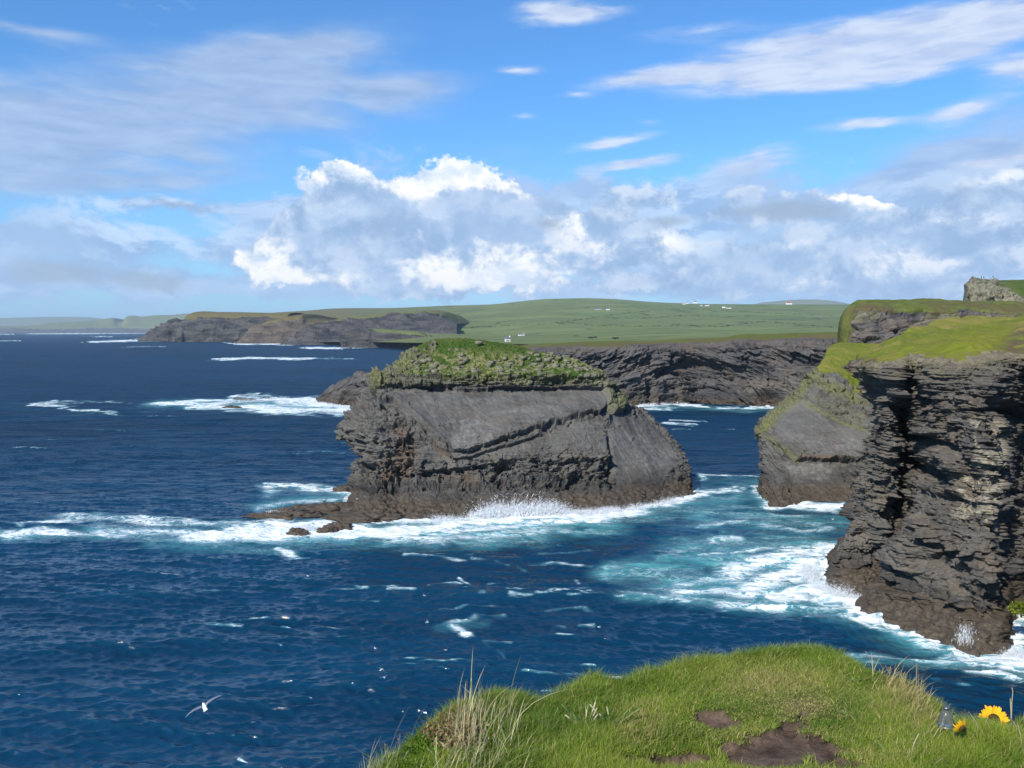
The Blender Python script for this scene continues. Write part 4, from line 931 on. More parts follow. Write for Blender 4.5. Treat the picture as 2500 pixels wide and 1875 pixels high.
AQUA = [
 ([(20,1312),(250,1300),(500,1320)],18,0.75), ([(350,1330),(520,1335),(700,1345)],16,0.55), ([(480,1310),(900,1308),(1200,1300),(1450,1280)],34,0.95), ([(1000,1335),(1300,1322)],22,0.62), ([(1450,1275),(1700,1240),(1850,1215)],24,0.7),
 ([(620,1230),(830,1205)],18,0.65), ([(1700,1200),(1900,1170)],26,0.5), ([(1700,1262),(2050,1275)],40,0.75), ([(1480,1394),(1600,1378),(1750,1372),(1950,1380)],22,1.15), ([(1640,1340),(1980,1325)],30,0.85), ([(1540,1450),(1800,1470),(2100,1485)],24,0.95), ([(1620,1415),(1900,1440)],30,0.8),
 ([(2060,1500),(2250,1560),(2500,1620)],16,0.60), ([(1990,1596),(2200,1600),(2500,1640)],20,0.62), ([(380,986),(600,990),(860,998)],14,0.9), ([(1560,996),(1900,998)],7,0.6), ([(1080,1535),(1180,1515)],12,0.35), ([(150,1010),(300,1010)],4,0.3), ([(1560,1225),(1700,1300)],40,0.35)]
build_sea()

# ================================================================ SPRAY
def spray(name, src, label, n, hgt, seed, lean=0.0, spread=1.4, drops=500, wid=0.10, fan=0.42):
    n = int(n*16); drops *= 9; wid *= 0.5
    """thrown water: many thin arcing strands and loose drops rising off a line of rock"""
    rng = np.random.default_rng(seed); V = []; Fq = []; Ft = []
    src = np.array([sea(*p) for p in src]); c = 0
    L = np.linalg.norm(np.diff(src, axis=0), axis=1); cum = np.concatenate([[0], np.cumsum(L)])/L.sum()
    centre = src.mean(0); cl = rng.uniform(0, 1, 12); clh = rng.uniform(0.30, 1.0, 12); cla = rng.normal(lean, fan, 12)
    for i in range(n):
        k = rng.integers(12); s = np.clip(cl[k] + rng.normal(0, 0.055), 0, 1) if rng.random() < 0.75 else rng.random()
        p = np.array([np.interp(s, cum, src[:, j]) for j in range(3)]) + rng.normal(0, 0.5, 3)*np.array((1, 1, 0.1))
        h = hgt(s)*clh[k]*rng.uniform(0.25, 1.1); ang = cla[k] + rng.normal(0, 0.45*fan); out = rng.uniform(-0.8, 0.2)
        m = 2; w0 = wid*rng.uniform(0.5, 1.6)
        t0 = rng.uniform(0, 1.0)**1.3; t1 = t0 + rng.uniform(0.08, 0.30)
        for j in range(m+1):
            t = t0 + (t1-t0)*j/m
            q = p + np.array((math.sin(ang)*h*t*1.1, out*h*t*0.5, h*(2.0*t - 1.0*t*t)-0.2))
            w = w0*(1-0.75*abs(2*j/m-1)) ; d = np.array((w, w*0.3*rng.normal(), 0))
            V += [q-d, q+d]
            if j: Fq.append((c+2*j-2, c+2*j-1, c+2*j+1, c+2*j))
        c += 2*(m+1)
    for i in range(drops):
        k = rng.integers(12); s = np.clip(cl[k] + rng.normal(0, 0.07), 0, 1)
        p = np.array([np.interp(s, cum, src[:, j]) for j in range(3)]) + rng.normal(0, 1.0, 3)*np.array((spread, 0.8, 0))
        p[2] = abs(rng.normal(0, 0.55))*hgt(s)*clh[k]; r = 0.015 + 0.05*rng.random()**3
        a = rng.normal(0, 1, (4, 3)); a /= np.linalg.norm(a, axis=1, keepdims=True)
        V += list(p + a*r); Ft += [(c, c+1, c+2), (c, c+2, c+3), (c, c+3, c+1), (c+1, c+3, c+2)]; c += 4
    o = mesh_obj(name, np.array(V), [np.array(Fq), np.array(Ft)], SPRAY, loc=centre)
    return tag(o, label, 'sea spray', kind='stuff')
m, nt = new_mat('white_water')
dd = nt.node('ShaderNodeBsdfDiffuse', {0: (0.86, 0.88, 0.90, 1)}); tt = nt.node('ShaderNodeBsdfTranslucent', {0: (0.80, 0.84, 0.88, 1)}); tr = nt.node('ShaderNodeBsdfTransparent')
mx = nt.node('ShaderNodeMixShader', {0: 0.4, 1: dd.outputs[0], 2: tt.outputs[0]})
gn = nt.noise(nt.node('ShaderNodeNewGeometry').outputs['Position'], 2.2, 4, 0.6)
mx2 = nt.node('ShaderNodeMixShader', {0: nt.mr(gn, 0.38, 0.62, 0.05, 0.75), 1: mx.outputs[0], 2: tr.outputs[0]})
nt.node('ShaderNodeOutputMaterial', {0: mx2.outputs[0]}); SPRAY = m
def hump(c, w, a, b): return lambda s: b + a*math.exp(-((s-c)/w)**2)
spray('spray', [(1150,1268),(1250,1262),(1350,1258),(1480,1252),(1510,1250)], 'white burst of spray breaking up the front foot of the sea stack', 1900, hump(0.25, 0.26, 4.2, 1.6), 1, 0.15, 1.4, 1800, 0.11, 0.5)
spray('spray', [(960,1276),(1060,1275),(1150,1270)], 'low fringe of white water along the left foot of the sea stack', 320, hump(0.8, 0.4, 1.2, 0.8), 2, 0.0, 1.2, 250, 0.07)
spray('spray', [(1510,1250),(1600,1236),(1700,1214),(1730,1206)], 'low white spray along the right foot of the sea stack', 380, hump(0.3, 0.4, 1.0, 1.0), 3, 0.2, 1.2, 300, 0.07)
spray('spray', [(1985,1432),(2020,1450),(2080,1462),(2130,1466)], 'white water pouring off the brown rocks at the foot of the near cliff', 700, hump(0.35, 0.4, 1.3, 0.8), 4, 0.0, 0.6, 400, 0.05)
spray('spray', [(1975,1390),(1985,1425)], 'white surge thrown up beside the left corner of the near cliff', 320, hump(0.5, 0.5, 1.6, 1.0), 5, -0.2, 0.8, 300, 0.06)
spray('spray', [(2352,1578),(2362,1580)], 'thin upright jet of spray against the brown cliff foot', 90, hump(0.5, 2, 2.0, 1.2), 6, 0.0, 0.2, 50, 0.05, 0.06)
spray('spray', [(2450,1600),(2500,1605),(2540,1612)], 'white splash at the cliff foot by the right edge of the photo', 380, hump(0.7, 0.4, 1.5, 0.6), 7, 0.0, 0.7, 260, 0.05)
spray('spray', [(700,1292),(760,1296),(840,1290)], 'white surf breaking over the dark rocks of the reef', 420, hump(0.5, 0.5, 0.9, 0.8), 8, 0.2, 1.6, 300, 0.08)
spray('spray', [(650,1262),(690,1264)], 'small white splash at the tip of the brown reef', 160, hump(0.5, 0.5, 1.0, 0.8), 9, 0.0, 1.0, 100, 0.07)
spray('spray', [(480,1000),(560,985),(700,978),(860,1000)], 'white surf leaping in the distant band of foam', 500, hump(0.5, 0.5, 1.6, 1.2), 10, 0.0, 5.0, 300, 0.28)
spray('spray', [(1560,994),(1620,988),(1680,990)], 'white surf at the foot of the middle cliffs', 220, hump(0.5, 0.5, 1.5, 1.0), 11, 0.0, 4.0, 150, 0.28)

# ================================================================ FAR LAND
def far_rock_mat(name, a, b, g1, g2, sc):
    m, n = new_mat(name)
    g = n.node('ShaderNodeNewGeometry'); P = g.outputs['Position']
    at = n.node('ShaderNodeAttribute', attribute_name='mask'); sp = n.node('ShaderNodeSeparateColor', {0: at.outputs['Color']})
    n1 = n.noise(n.mapping(P, scale=(1, 1, 4), rot=(0.1, 0.3, 0)), sc, 6, 0.65, 0.5); n2 = n.noise(P, sc*0.5, 5, 0.6)
    rock = n.mix(n.mr(n1, 0.38, 0.62), a, b)
    gr = n.mix(n.mr(n2, 0.40, 0.62), g1, g2)
    gr = n.mix(n.math('MULTIPLY', sp.outputs[1], 0.8), gr, (0.14, 0.105, 0.045))
    # fields parted by dark banks
    fx = n.mapping(P, scale=(1/300, 1/210, 0), rot=(0, 0, 0.5))
    vo = n.node('ShaderNodeTexVoronoi', {'Vector': fx, 'Scale': 1.0, 'Randomness': 0.75}, feature='DISTANCE_TO_EDGE').outputs[0]
    vc = n.node('ShaderNodeTexVoronoi', {'Vector': fx, 'Scale': 1.0, 'Randomness': 0.75}).outputs['Color']
    vs = n.node('ShaderNodeSeparateColor', {0: vc})
    fld = n.mix(vs.outputs[0], (0.110, 0.155, 0.050), (0.175, 0.215, 0.080))
    fld = n.mix(n.math('MULTIPLY', vs.outputs[1], 0.35), fld, (0.13, 0.13, 0.05))
    gr = n.mix(n.math('MULTIPLY', sp.outputs[2], 0.8), gr, fld)
    gr = n.mix(n.math('MULTIPLY', n.math('MULTIPLY', n.mr(vo, 0.014, 0.03, 0.75, 0.0), sp.outputs[2]), n.mr(n2, 0.38, 0.55, 0.1, 0.9)), gr, (0.030, 0.042, 0.020))
    c = n.mix(sp.outputs[0], rock, gr)
    principled(n, c, 0.95, 0.1, n.math('ADD', n1, n2), 0.7, 0.8/sc*0.3)
    return m
FARM = far_rock_mat('distant_land', (0.030,0.030,0.034), (0.098,0.088,0.078), (0.100,0.125,0.045), (0.145,0.160,0.060), 0.02)
def far_patch(name, rows, nu, nv, grass_line, dry=0.0, field=0.0, amp=6.0, label=None, seed=0, mat=None, sc=0.01, dipx=0.3):
    G = surface(rows, nu, nv, False, tenu=0.8, tenv=0.5, wworld=0.1); N = normals(G, False, 3); px, py = proj(G)
    wob = 1.2*vnoise(G*sc*2, 5)
    gr = np.ones(px.shape, np.float32) if grass_line is None else (above(px, py+wob, grass_line) > 0).astype(np.float32)
    Gf = G.copy()
    d = (1-gr)*amp*(1.6*(strata(Gf, 9, 60, seed, (dipx, 0.1))-0.5) + 2.0*fbm(G*sc, 5, seed=seed, ridge=True)) + gr*amp*0.4*fbm(G*sc*0.5, 3, seed=seed+3)
    d *= sstep(-2, 8, G[..., 2]) if grass_line is not None else 1
    G = G + N*d[..., None].astype(np.float32)
    M = np.stack([gr, np.full(px.shape, dry) if not callable(dry) else dry(px, py), np.full(px.shape, field) if not callable(field) else field(px, py), px*0], -1)
    b = G.reshape(-1, 3).mean(0); b[2] = 0
    o = mesh_obj(name, G.reshape(-1, 3), grid_faces(*px.shape), mat or FARM, {'mask': M.reshape(-1, 4)}, loc=b)
    return tag(o, label, None, kind='structure')
def P2(lst, Y, dz=0): return [pt(x, y, Y if not isinstance(Y, (list, tuple)) else Y[i]) for i, (x, y) in enumerate(lst)]
def base_row(lst): 
    r = [sea(*p) for p in lst]; return [[q + np.array((0, -2, -4)) for q in r], r]
# the green farmland hill
X = [420,460,520,640,800,960,1100,1200,1320,1420,1500,1600,1700,1850,2060,2350,2700]
rows = [P2(list(zip(X, [840,838,836,834,834,836,838,840,843,843,842,840,838,838,838,838,838])), [3500,3400,3300,2700,2200,1700,1300,1100,1000,950,900,850,800,800,800,800,800]),
        P2(list(zip(X, [836,832,828,822,818,812,822,830,835,834,832,828,824,822,820,820,820])), [4000,3700,3500,3300,3100,2500,1900,1500,1300,1250,1200,1150,1100,1100,1100,1100,1100]),
        P2(list(zip(X, [834,818,808,800,800,800,812,822,826,825,822,818,815,812,812,812,812])), [4200,3900,3700,3550,3350,3000,2500,2200,2000,1900,1850,1800,1800,1800,1800,1800,1800]),
        P2(list(zip(X, [830,806,788,775,770,768,772,775,772,772,774,776,778,780,782,784,784])), [4600,4400,4300,4200,4100,4000,3800,3600,3400,3400,3300,3200,3200,3200,3200,3200,3200]),
        P2(list(zip(X, [826,800,780,766,756,754,752,748,740,738,740,746,750,752,753,756,758])), [5000,4900,4900,4900,4900,4900,4700,4600,4500,4400,4300,4300,4300,4400,4400,4400,4400]),
        P2(list(zip(X, [824,796,777,772,754,752,746,743,731,728,730,738,742,743,744,748,750])), [5400,5300,5300,5300,5300,5300,5200,5100,4900,4900,4900,4900,5000,5100,5200,5200,5200])]
rows.append([p + np.array((0, 900, -40)) for p in rows[-1]])
far_patch('hills', rows, 700, 260, None, dry=lambda x, y: sstep(1100, 700, x)*0.85 + 0.3*np.exp(-((x-1370)/80)**2-((y-745)/8)**2), field=lambda x, y: sstep(900, 1200, x), amp=5.0, label='long green hill of small fields along the horizon', seed=3, sc=0.004)
# three dark headlands in front of it
XA = [336,350,372,398,410,424,436,450,500,560,620,700]
ra = base_row([(x, 834 if x < 430 else 835) for x in XA])
ya = [830,826,810,797,793,795,800,780,776,776,777,777]
rows = ra + [P2(list(zip(XA, [834-(834-y)*0.55 for y in ya])), [ra[1][i][1]+15 for i in range(len(XA))]), P2(list(zip(XA, ya)), [ra[1][i][1]+40 for i in range(len(XA))])]
rows.append([p + np.array((30, 500, 4)) for p in rows[-1]])
far_patch('distant_headland', rows, 420, 90, [(300,790),(440,784),(450,780),(500,777),(620,778),(700,778)], dry=0.9, label='dark headland with a notched pinnacle at its seaward tip, far left', seed=8)
XB = [575,600,612,640,680,700,720,737,745,770,800]
rb = base_row([(x, 839) for x in XB])
yb = [836,824,806,792,782,778,776,776,784,792,800]
rows = rb + [P2(list(zip(XB, [839-(839-y)*0.5 for y in yb])), [rb[1][i][1]+25 for i in range(len(XB))]), P2(list(zip(XB, yb)), [rb[1][i][1]+60 for i in range(len(XB))])]
rows.append([p + np.array((20, 400, 6)) for p in rows[-1]])
MB = far_rock_mat('brown_headland', (0.060,0.050,0.044), (0.130,0.105,0.078), (0.085,0.100,0.03), (0.13,0.12,0.04), 0.02)
far_patch('distant_headland', rows, 260, 80, [(560,800),(640,793),(737,777),(760,790),(800,800)], dry=0.9, label='brown distant headland between the two dark ones', seed=9, mat=MB)
XC = [685,700,730,760,800,850,900,960,1020,1065,1085,1100,1115]
rc = base_row([(x, 842) for x in XC])
yc = [838,832,815,797,788,780,774,769,765,764,768,778,790]
yl = [841,840,838,836,834,830,826,822,816,806,800,796,795]
rows = rc + [P2(list(zip(XC, yl)), [rc[1][i][1]+20+i*12 for i in range(len(XC))]), P2(list(zip(XC, [(a+b)/2 for a, b in zip(yl, yc)])), [rc[1][i][1]+60+i*25 for i in range(len(XC))]), P2(list(zip(XC, yc)), [rc[1][i][1]+100+i*30 for i in range(len(XC))])]
rows.append([p + np.array((20, 500, 5)) for p in rows[-1]])
far_patch('distant_headland', rows, 360, 90, [(680,838),(760,799),(800,789),(850,781),(900,775),(960,770),(1020,766),(1065,766),(1085,770),(1115,792)], dry=0.6, field=0.2, label='blue-grey distant cliff rising to the right below the green hill', seed=10)
# flat-topped island
XI = [832,836,850,880,920,960,1000,1030,1050,1075,1110,1150]
ri = base_row([(x, 849) for x in XI])
yi = [838,818,808,806,806,808,811,816,826,834,842,846]
rows = ri + [P2(list(zip(XI, [849-(849-y)*0.6 for y in yi])), [ri[1][i][1]+8 for i in range(len(XI))]), P2(list(zip(XI, yi)), [ri[1][i][1]+22 for i in range(len(XI))]), P2(list(zip(XI, [y-4 for y in yi])), [ri[1][i][1]+160 for i in range(len(XI))])]
rows.append([p*np.array((1, 1, 0)) + np.array((20, 60, 0)) for p in rows[-1]])
far_patch('island', rows, 320, 80, [(825,800),(890,804),(940,813),(1000,818),(1050,824),(1150,838)], dry=0.2, field=0.3, label='low flat-topped islet with grass on its back, left of the sea stack', seed=11, sc=0.02, amp=3)
# low coast far left and blue hills
XL = [-300,-100,0,80,115,190,240,280,286,300,303,340,380,420,450,500,600,700]
rl = base_row([(x, 813.6) for x in XL])
yl2 = [797,797,797,795,790,786,782,780,785,784,778,774,771,770,767,772,772,772]
rows = rl + [P2(list(zip(XL, [805,805,805,804.5,804,803,803,803,803,803,802,801,800,799,798,798,798,798])), [rl[1][i][1]+60 for i in range(len(XL))]), P2(list(zip(XL, yl2)), [rl[1][i][1]+500 for i in range(len(XL))])]
rows.append([p + np.array((0, 600, -20)) for p in rows[-1]])
far_patch('distant_coast', rows, 500, 60, [(-400,804),(80,803),(280,802),(700,798)], dry=0.3, field=0.3, label='low dark coastline on the horizon at far left', seed=12, amp=12, sc=0.003)
def ridge(pts, Y, seed):
    xs = [p[0] for p in pts]; top = [pt(p[0], p[1], Y) for p in pts]; bot = [np.array((q[0], Y-900, -10)) for q in top]; mid = [0.5*(a+b)+np.array((0, -100, 0)) for a, b in zip(bot, top)]
    rows = [bot, mid, top, [q + np.array((0, 1500, -q[2])) for q in top]]
    far_patch('distant_hills', rows, 160, 24, None, dry=0.3, amp=6, label='faint blue hills on the horizon', seed=seed, sc=0.001)
ridge([(-400,779),(-100,777),(0,777),(60,775),(110,774),(180,774),(230,776),(270,782),(330,800)], 24000, 13)
ridge([(1800,752),(1830,745),(1860,739),(1900,735),(1950,732),(2000,732),(2040,736),(2070,741),(2120,748)], 19000, 14)

# ================================================================ FARMHOUSES, TURBINES, CATTLE
from mathutils.bvhtree import BVHTree
def drop_on(objs, x, y):
    """height of the land at x, y"""
    best = 0
    for o in objs:
        h, loc, nn, i = o.ray_cast(Vector((x, y, 900)) - o.location, Vector((0, 0, -1)))
        if h: best = max(best, loc.z + o.location.z)
    return best
def first_hit(objs, px, py):
    """where the sight line through a photo pixel meets the given land"""
    d = Vector(pt(px, py, 1.0) - np.array((0, 0, CAMH))); d.normalize(); best = None
    for o in objs:
        mw = o.matrix_world if o.parent is None else Matrix.Translation(o.parent.location)
        org = mw.inverted() @ Vector((0, 0, CAMH)) if o.parent is not None else Vector((0, 0, CAMH)) - o.location
        h, loc, nn, i = o.ray_cast(org, d)
        if h:
            w = loc + (o.parent.location if o.parent is not None else o.location)
            if best is None or w.length < best.length: best = w
    return best
LAND = [o for o in bpy.data.objects if o.name.startswith('hills')]
WHITEWALL = simple_mat('whitewash', (0.80, 0.80, 0.78), 0.9, 0.1, 0.3, 0.05); SLATE = simple_mat('slate_roof', (0.11, 0.115, 0.13), 0.8, 0.2, 0.5); GLASS = simple_mat('window_pane', (0.03, 0.04, 0.05), 0.2, 0.5, 1.0, 0.1)
REDROOF = simple_mat('red_roof', (0.30, 0.10, 0.06), 0.8, 0.2, 0.5); GREYWALL = simple_mat('grey_wall', (0.36, 0.35, 0.33), 0.9, 0.1, 0.3)
def box_bm(bm, x0, x1, y0, y1, z0, z1):
    bmesh.ops.create_cube(bm, size=1.0, matrix=Matrix.Translation(((x0+x1)/2, (y0+y1)/2, (z0+z1)/2)) @ Matrix.Diagonal((x1-x0, y1-y0, z1-z0, 1)))
def bm_obj(name, bm, mat, parent=None, smooth=False):
    me = bpy.data.meshes.new(name); bm.normal_update(); bm.to_mesh(me); bm.free()
    if smooth:
        for p in me.polygons: p.use_smooth = True
    me.materials.append(mat); o = bpy.data.objects.new(name, me); COL.objects.link(o)
    if parent is not None: o.parent = parent
    return o
def house(px, py, w, d, h, label, wall=None, roof=None, rot=0.0, group=None, cat='house'):
    p = first_hit(LAND, px, py)
    if p is None: p = Vector(pt(px, py, 3200))
    t = thing('farmhouse', p - Vector((0, 0, 0.6)), label, cat, group); t.rotation_euler.z = rot
    bm = bmesh.new(); box_bm(bm, -w/2, w/2, -d/2, d/2, 0, h)
    for sx in (-w/2+0.01, w/2-0.01):   # gables
        v = [bm.verts.new((sx, -d/2, h)), bm.verts.new((sx, d/2, h)), bm.verts.new((sx, 0, h+d*0.42))]; bm.faces.new(v)
    bm_obj('wall', bm, wall or WHITEWALL, t)
    bm = bmesh.new(); e = 0.5
    for s in (-1, 1):
        a = [(-w/2-e, s*(d/2+e), h-0.35), (w/2+e, s*(d/2+e), h-0.35), (w/2+e, 0, h+d*0.44), (-w/2-e, 0, h+d*0.44)]
        v = [bm.verts.new(q) for q in a]; v2 = [bm.verts.new((q[0], q[1], q[2]+0.3)) for q in a]
        bm.faces.new(v[::-1]); bm.faces.new(v2)
        for i in range(4): bm.faces.new((v[i], v[(i+1) % 4], v2[(i+1) % 4], v2[i]))
    r = bm_obj('roof', bm, roof or SLATE, t)
    bm = bmesh.new(); box_bm(bm, w*0.36, w*0.36+1.2, -0.6, 0.6, h+d*0.3, h+d*0.44+1.6); bm_obj('chimney', bm, wall or WHITEWALL, r)
    for i, fx in enumerate((-0.3, -0.05, 0.28)):
        bm = bmesh.new(); box_bm(bm, w*fx-0.7, w*fx+0.7, -d/2-0.06, -d/2+0.05, 1.2, 2.9); bm_obj('window', bm, GLASS, t)
    bm = bmesh.new(); box_bm(bm, w*0.1-0.6, w*0.1+0.6, -d/2-0.08, -d/2+0.05, 0.5, 2.9); bm_obj('door', bm, REDROOF, t)
    return t
for a in [(1670,743,16,7,5,'white farmhouse at the left end of the group on the hill crest'), (1678,742,9,9,8,'tall white house beside the leftmost farmhouse on the crest'), (1697,741,9,8,7,'small white house standing alone on the crest line'),
          (1712,747,12,7,4.5,'white cottage just below the crest, left of a long pale one'), (1726,747,22,7,4.5,'long pale low building below the crest'), (1767,752,13,9,7,'bright white gabled farmhouse, left of the two lower on the slope'),
          (1779,753,24,8,4,'long white outbuilding beside the bright gabled farmhouse'), (1239,834,7,6,4.5,'small white house by the bay behind the top of the sea stack'), (1273,819,16,6,3,'low white cottage above the small bay')]:
    house(*a, group='scattered white farm buildings on the hill', rot=0.15*math.sin(a[0]))
house(1460,757,26,9,4.5,'long grey stone farm building on the slope', GREYWALL, SLATE, 0.1, cat='farm building')
house(1484,757,14,8,5,'pale gabled barn at the end of the long grey farm building', WHITEWALL, SLATE, 0.1, cat='barn')
house(1926,743,20,8,5,'red-roofed house on the skyline below the blue hills', WHITEWALL, REDROOF, 0.1)
HEDGE = simple_mat('hedge_leaves', (0.035, 0.055, 0.02), 0.95, 0.1, 0.1, 0.4)
def hedge(pts, label, w=3.4):
    P = []
    for (a, b) in zip(pts[:-1], pts[1:]):
        n = max(2, int(abs(b[0]-a[0])/4))
        for k in range(n):
            s = k/n; q = first_hit(LAND, a[0]+(b[0]-a[0])*s, a[1]+(b[1]-a[1])*s)
            if q is not None: P.append(np.array(q))
    if len(P) < 3: return
    P = np.array(P); V = []; Fc = []; n = len(P)
    for i, q in enumerate(P):
        h = 1.6 + 1.0*math.sin(i*1.7)+0.8*math.sin(i*0.6); w_ = w*(0.7+0.3*math.sin(i*2.1))
        for k in range(6):
            an = math.pi*k/5; V.append(q + np.array((0.2*w_*math.cos(an), -w_*math.cos(an)*0.5, h*math.sin(an)-0.6)))
    for i in range(n-1):
        for k in range(5): Fc.append((i*6+k, i*6+k+1, i*6+k+7, i*6+k+6))
    tag(mesh_obj('hedge', V, np.array(Fc), HEDGE, loc=P.mean(0)), label, 'hedge', 'dark hedges between the fields on the hill')
hedge([(1060,806),(1200,797),(1340,791),(1380,786),(1500,768),(1600,758)], 'long dark hedge climbing diagonally across the green hill')
hedge([(1380,786),(1450,795),(1560,797),(1700,796)], 'dark hedge branching to the right from the long diagonal one')
hedge([(1480,776),(1560,778),(1680,770),(1800,773)], 'upper dark hedge below the white farm buildings')
hedge([(1640,792),(1760,798),(1860,785),(2040,800)], 'wavy dark hedge on the lower right of the hill')
hedge([(1640,752),(1740,757),(1900,766),(2040,772)], 'dark hedge bank sloping right from the farm buildings')
WHITEP = simple_mat('turbine_white', (0.8, 0.8, 0.8), 0.5, 0.3, 1, 0.03)
def loft(rings, bm=None):
    """closed skin over a list of equal-length rings"""
    bm = bm or bmesh.new(); R_ = [[bm.verts.new(tuple(v)) for v in r] for r in rings]; n = len(R_[0])
    for a, b in zip(R_[:-1], R_[1:]):
        for i in range(n): bm.faces.new((a[i], a[(i+1) % n], b[(i+1) % n], b[i]))
    bm.faces.new(R_[0][::-1]); bm.faces.new(R_[-1]); return bm
def circ(c, rx, ry, ax='z', n=12):
    o = []
    for i in range(n):
        a = 2*math.pi*i/n; u, v = rx*math.cos(a), ry*math.sin(a)
        o.append({'z': (c[0]+u, c[1]+v, c[2]), 'y': (c[0]+u, c[1], c[2]+v), 'x': (c[0], c[1]+u, c[2]+v)}[ax])
    return o
def turbine(px, py, label, ang):
    p = pt(px, py, 17500); p[2] = 150
    t = thing('wind_turbine', p, label, 'wind turbine', 'wind turbines on the horizon')
    bm_obj('tower', loft([circ((0,0,-60), 3.2, 3.2), circ((0,0,90), 1.8, 1.8)]), WHITEP, t, True)
    bm_obj('nacelle', loft([circ((0,-5,91), 2, 2, 'y'), circ((0,5,91), 2.2, 2.2, 'y')]), WHITEP, t, True)
    for k in range(3):
        a = ang + k*2*math.pi/3; bm = loft([circ((0,0,2), 1.3, 0.6), circ((0,0,12), 2.4, 0.6), circ((0,0,55), 0.6, 0.3)])
        bmesh.ops.transform(bm, matrix=Matrix.Translation((0,-6,91)) @ Matrix.Rotation(a, 4, 'Y'), verts=bm.verts); bm_obj('blade', bm, WHITEP, t, True)
turbine(1829,748,'tiny white wind turbine at the left end of the blue hills',0.3); turbine(2025,748,'tiny white wind turbine at the right end of the blue hills',0.9); turbine(1797,750,'faint leftmost wind turbine on the horizon',0.6)
MID_T = [o for o in bpy.data.objects if o.parent and o.parent.name.startswith('middle_cliffs')]
bpy.context.view_layer.update()
DARKHIDE = simple_mat('black_hide', (0.02, 0.018, 0.017), 0.7, 0.2, 1)
def quad_body(bm, L, legs, H, head_dir=1, grazing=True):
    pass
def skin_obj(name, pts, edges, mat, parent=None, sub=1):
    me = bpy.data.meshes.new(name); me.from_pydata([p[0] for p in pts], edges, []); me.update()
    o = bpy.data.objects.new(name, me); COL.objects.link(o)
    if parent is not None: o.parent = parent
    me.materials.append(mat)
    sk = o.modifiers.new('skin', 'SKIN')
    sl = me.skin_vertices[0] if me.skin_vertices else None
    if sl is None:
        bm = bmesh.new(); bm.from_mesh(me); bm.verts.layers.skin.verify(); bm.to_mesh(me); bm.free(); sl = me.skin_vertices[0]
    for i, p in enumerate(pts):
        r = p[1] if isinstance(p[1], tuple) else (p[1], p[1]); sl.data[i].radius = r
    sl.data[0].use_root = True
    o.modifiers.new('sub', 'SUBSURF').levels = sub; o.modifiers['sub'].render_levels = sub
    for pl in me.polygons: pl.use_smooth = True
    sk.use_smooth_shade = True
    return o
COWP = [((0,0,1.0),0.36), ((0.75,0,1.05),0.34), ((-0.75,0,1.05),0.32), ((1.15,0,1.0),0.20), ((1.5,0,0.45),0.16), ((1.62,0,0.18),0.09), ((-1.0,0,1.15),0.12), ((-1.12,0,0.6),0.03),
        ((0.7,0.2,0.55),0.11), ((0.7,0.2,0.02),0.07), ((0.7,-0.2,0.55),0.11), ((0.7,-0.2,0.02),0.07), ((-0.75,0.2,0.6),0.14), ((-0.85,0.2,0.35),0.08), ((-0.75,0.2,0.02),0.07), ((-0.75,-0.2,0.6),0.14), ((-0.85,-0.2,0.35),0.08), ((-0.75,-0.2,0.02),0.07)]
COWE = [(0,1),(0,2),(1,3),(3,4),(4,5),(2,6),(6,7),(1,8),(8,9),(1,10),(10,11),(2,12),(12,13),(13,14),(2,15),(15,16),(16,17)]
cow0 = None
for i, (px, py, rz, lb) in enumerate([(1441,828,0.2,'black cow grazing at the left of the herd on the middle clifftop'), (1453,827,2.9,'black cow second from the left on the middle clifftop'), (1499,829,0.4,'black cow at the left of the close pair on the middle clifftop'), (1506,829,3.3,'black cow at the right end of the herd on the middle clifftop')]):
    p = first_hit(MID_T, px, py)
    if p is None: p = Vector(pt(px, py, 520))
    if cow0 is None: o = cow0 = skin_obj('cow', COWP, COWE, DARKHIDE)
    else: o = cow0.copy(); COL.objects.link(o)
    o.location = p; o.rotation_euler.z = rz; tag(o, lb, 'cow', 'cattle on the middle clifftop')
PERP = [((0,0,0.95),0.15), ((0,0,1.2),0.16), ((0,0,1.45),0.13), ((0,0,1.56),0.06), ((0,0,1.70),0.11), ((0.22,0,1.40),0.07), ((0.28,0.02,1.12),0.05), ((0.26,-0.1,0.85),0.04), ((-0.22,0,1.40),0.07), ((-0.28,0.02,1.12),0.05), ((-0.26,-0.1,0.85),0.04),
        ((0.1,0,0.5),0.08), ((0.12,0.05,0.08),0.06), ((0.12,-0.12,0.03),0.04), ((-0.1,0,0.5),0.08), ((-0.12,0.1,0.08),0.06), ((-0.12,-0.08,0.03),0.04)]
PERE = [(0,1),(1,2),(2,3),(3,4),(2,5),(5,6),(6,7),(2,8),(8,9),(9,10),(0,11),(11,12),(12,13),(0,14),(14,15),(15,16)]
DARKCLOTH = simple_mat('dark_clothes', (0.04, 0.05, 0.07), 0.9, 0.1, 1)
PROM = [o for o in bpy.data.objects if o.parent and o.parent.name.startswith('far_promontory')]
per0 = None
for px, lb in [(2398,'leftmost of three tiny dark walkers on the far promontory'), (2404,'middle walker on the far promontory, close beside the leftmost'), (2427,'tiny lone walker to the right on the far promontory')]:
    p = None
    for py in np.arange(676, 700, 0.5):
        p = first_hit(PROM, px, py)
        if p is not None: break
    if p is None: continue
    if per0 is None: o = per0 = skin_obj('person', PERP, PERE, DARKCLOTH)
    else: o = per0.copy(); COL.objects.link(o)
    o.location = p + Vector((0, 1.0, -0.1)); tag(o, lb, 'person', 'walkers on the far promontory')
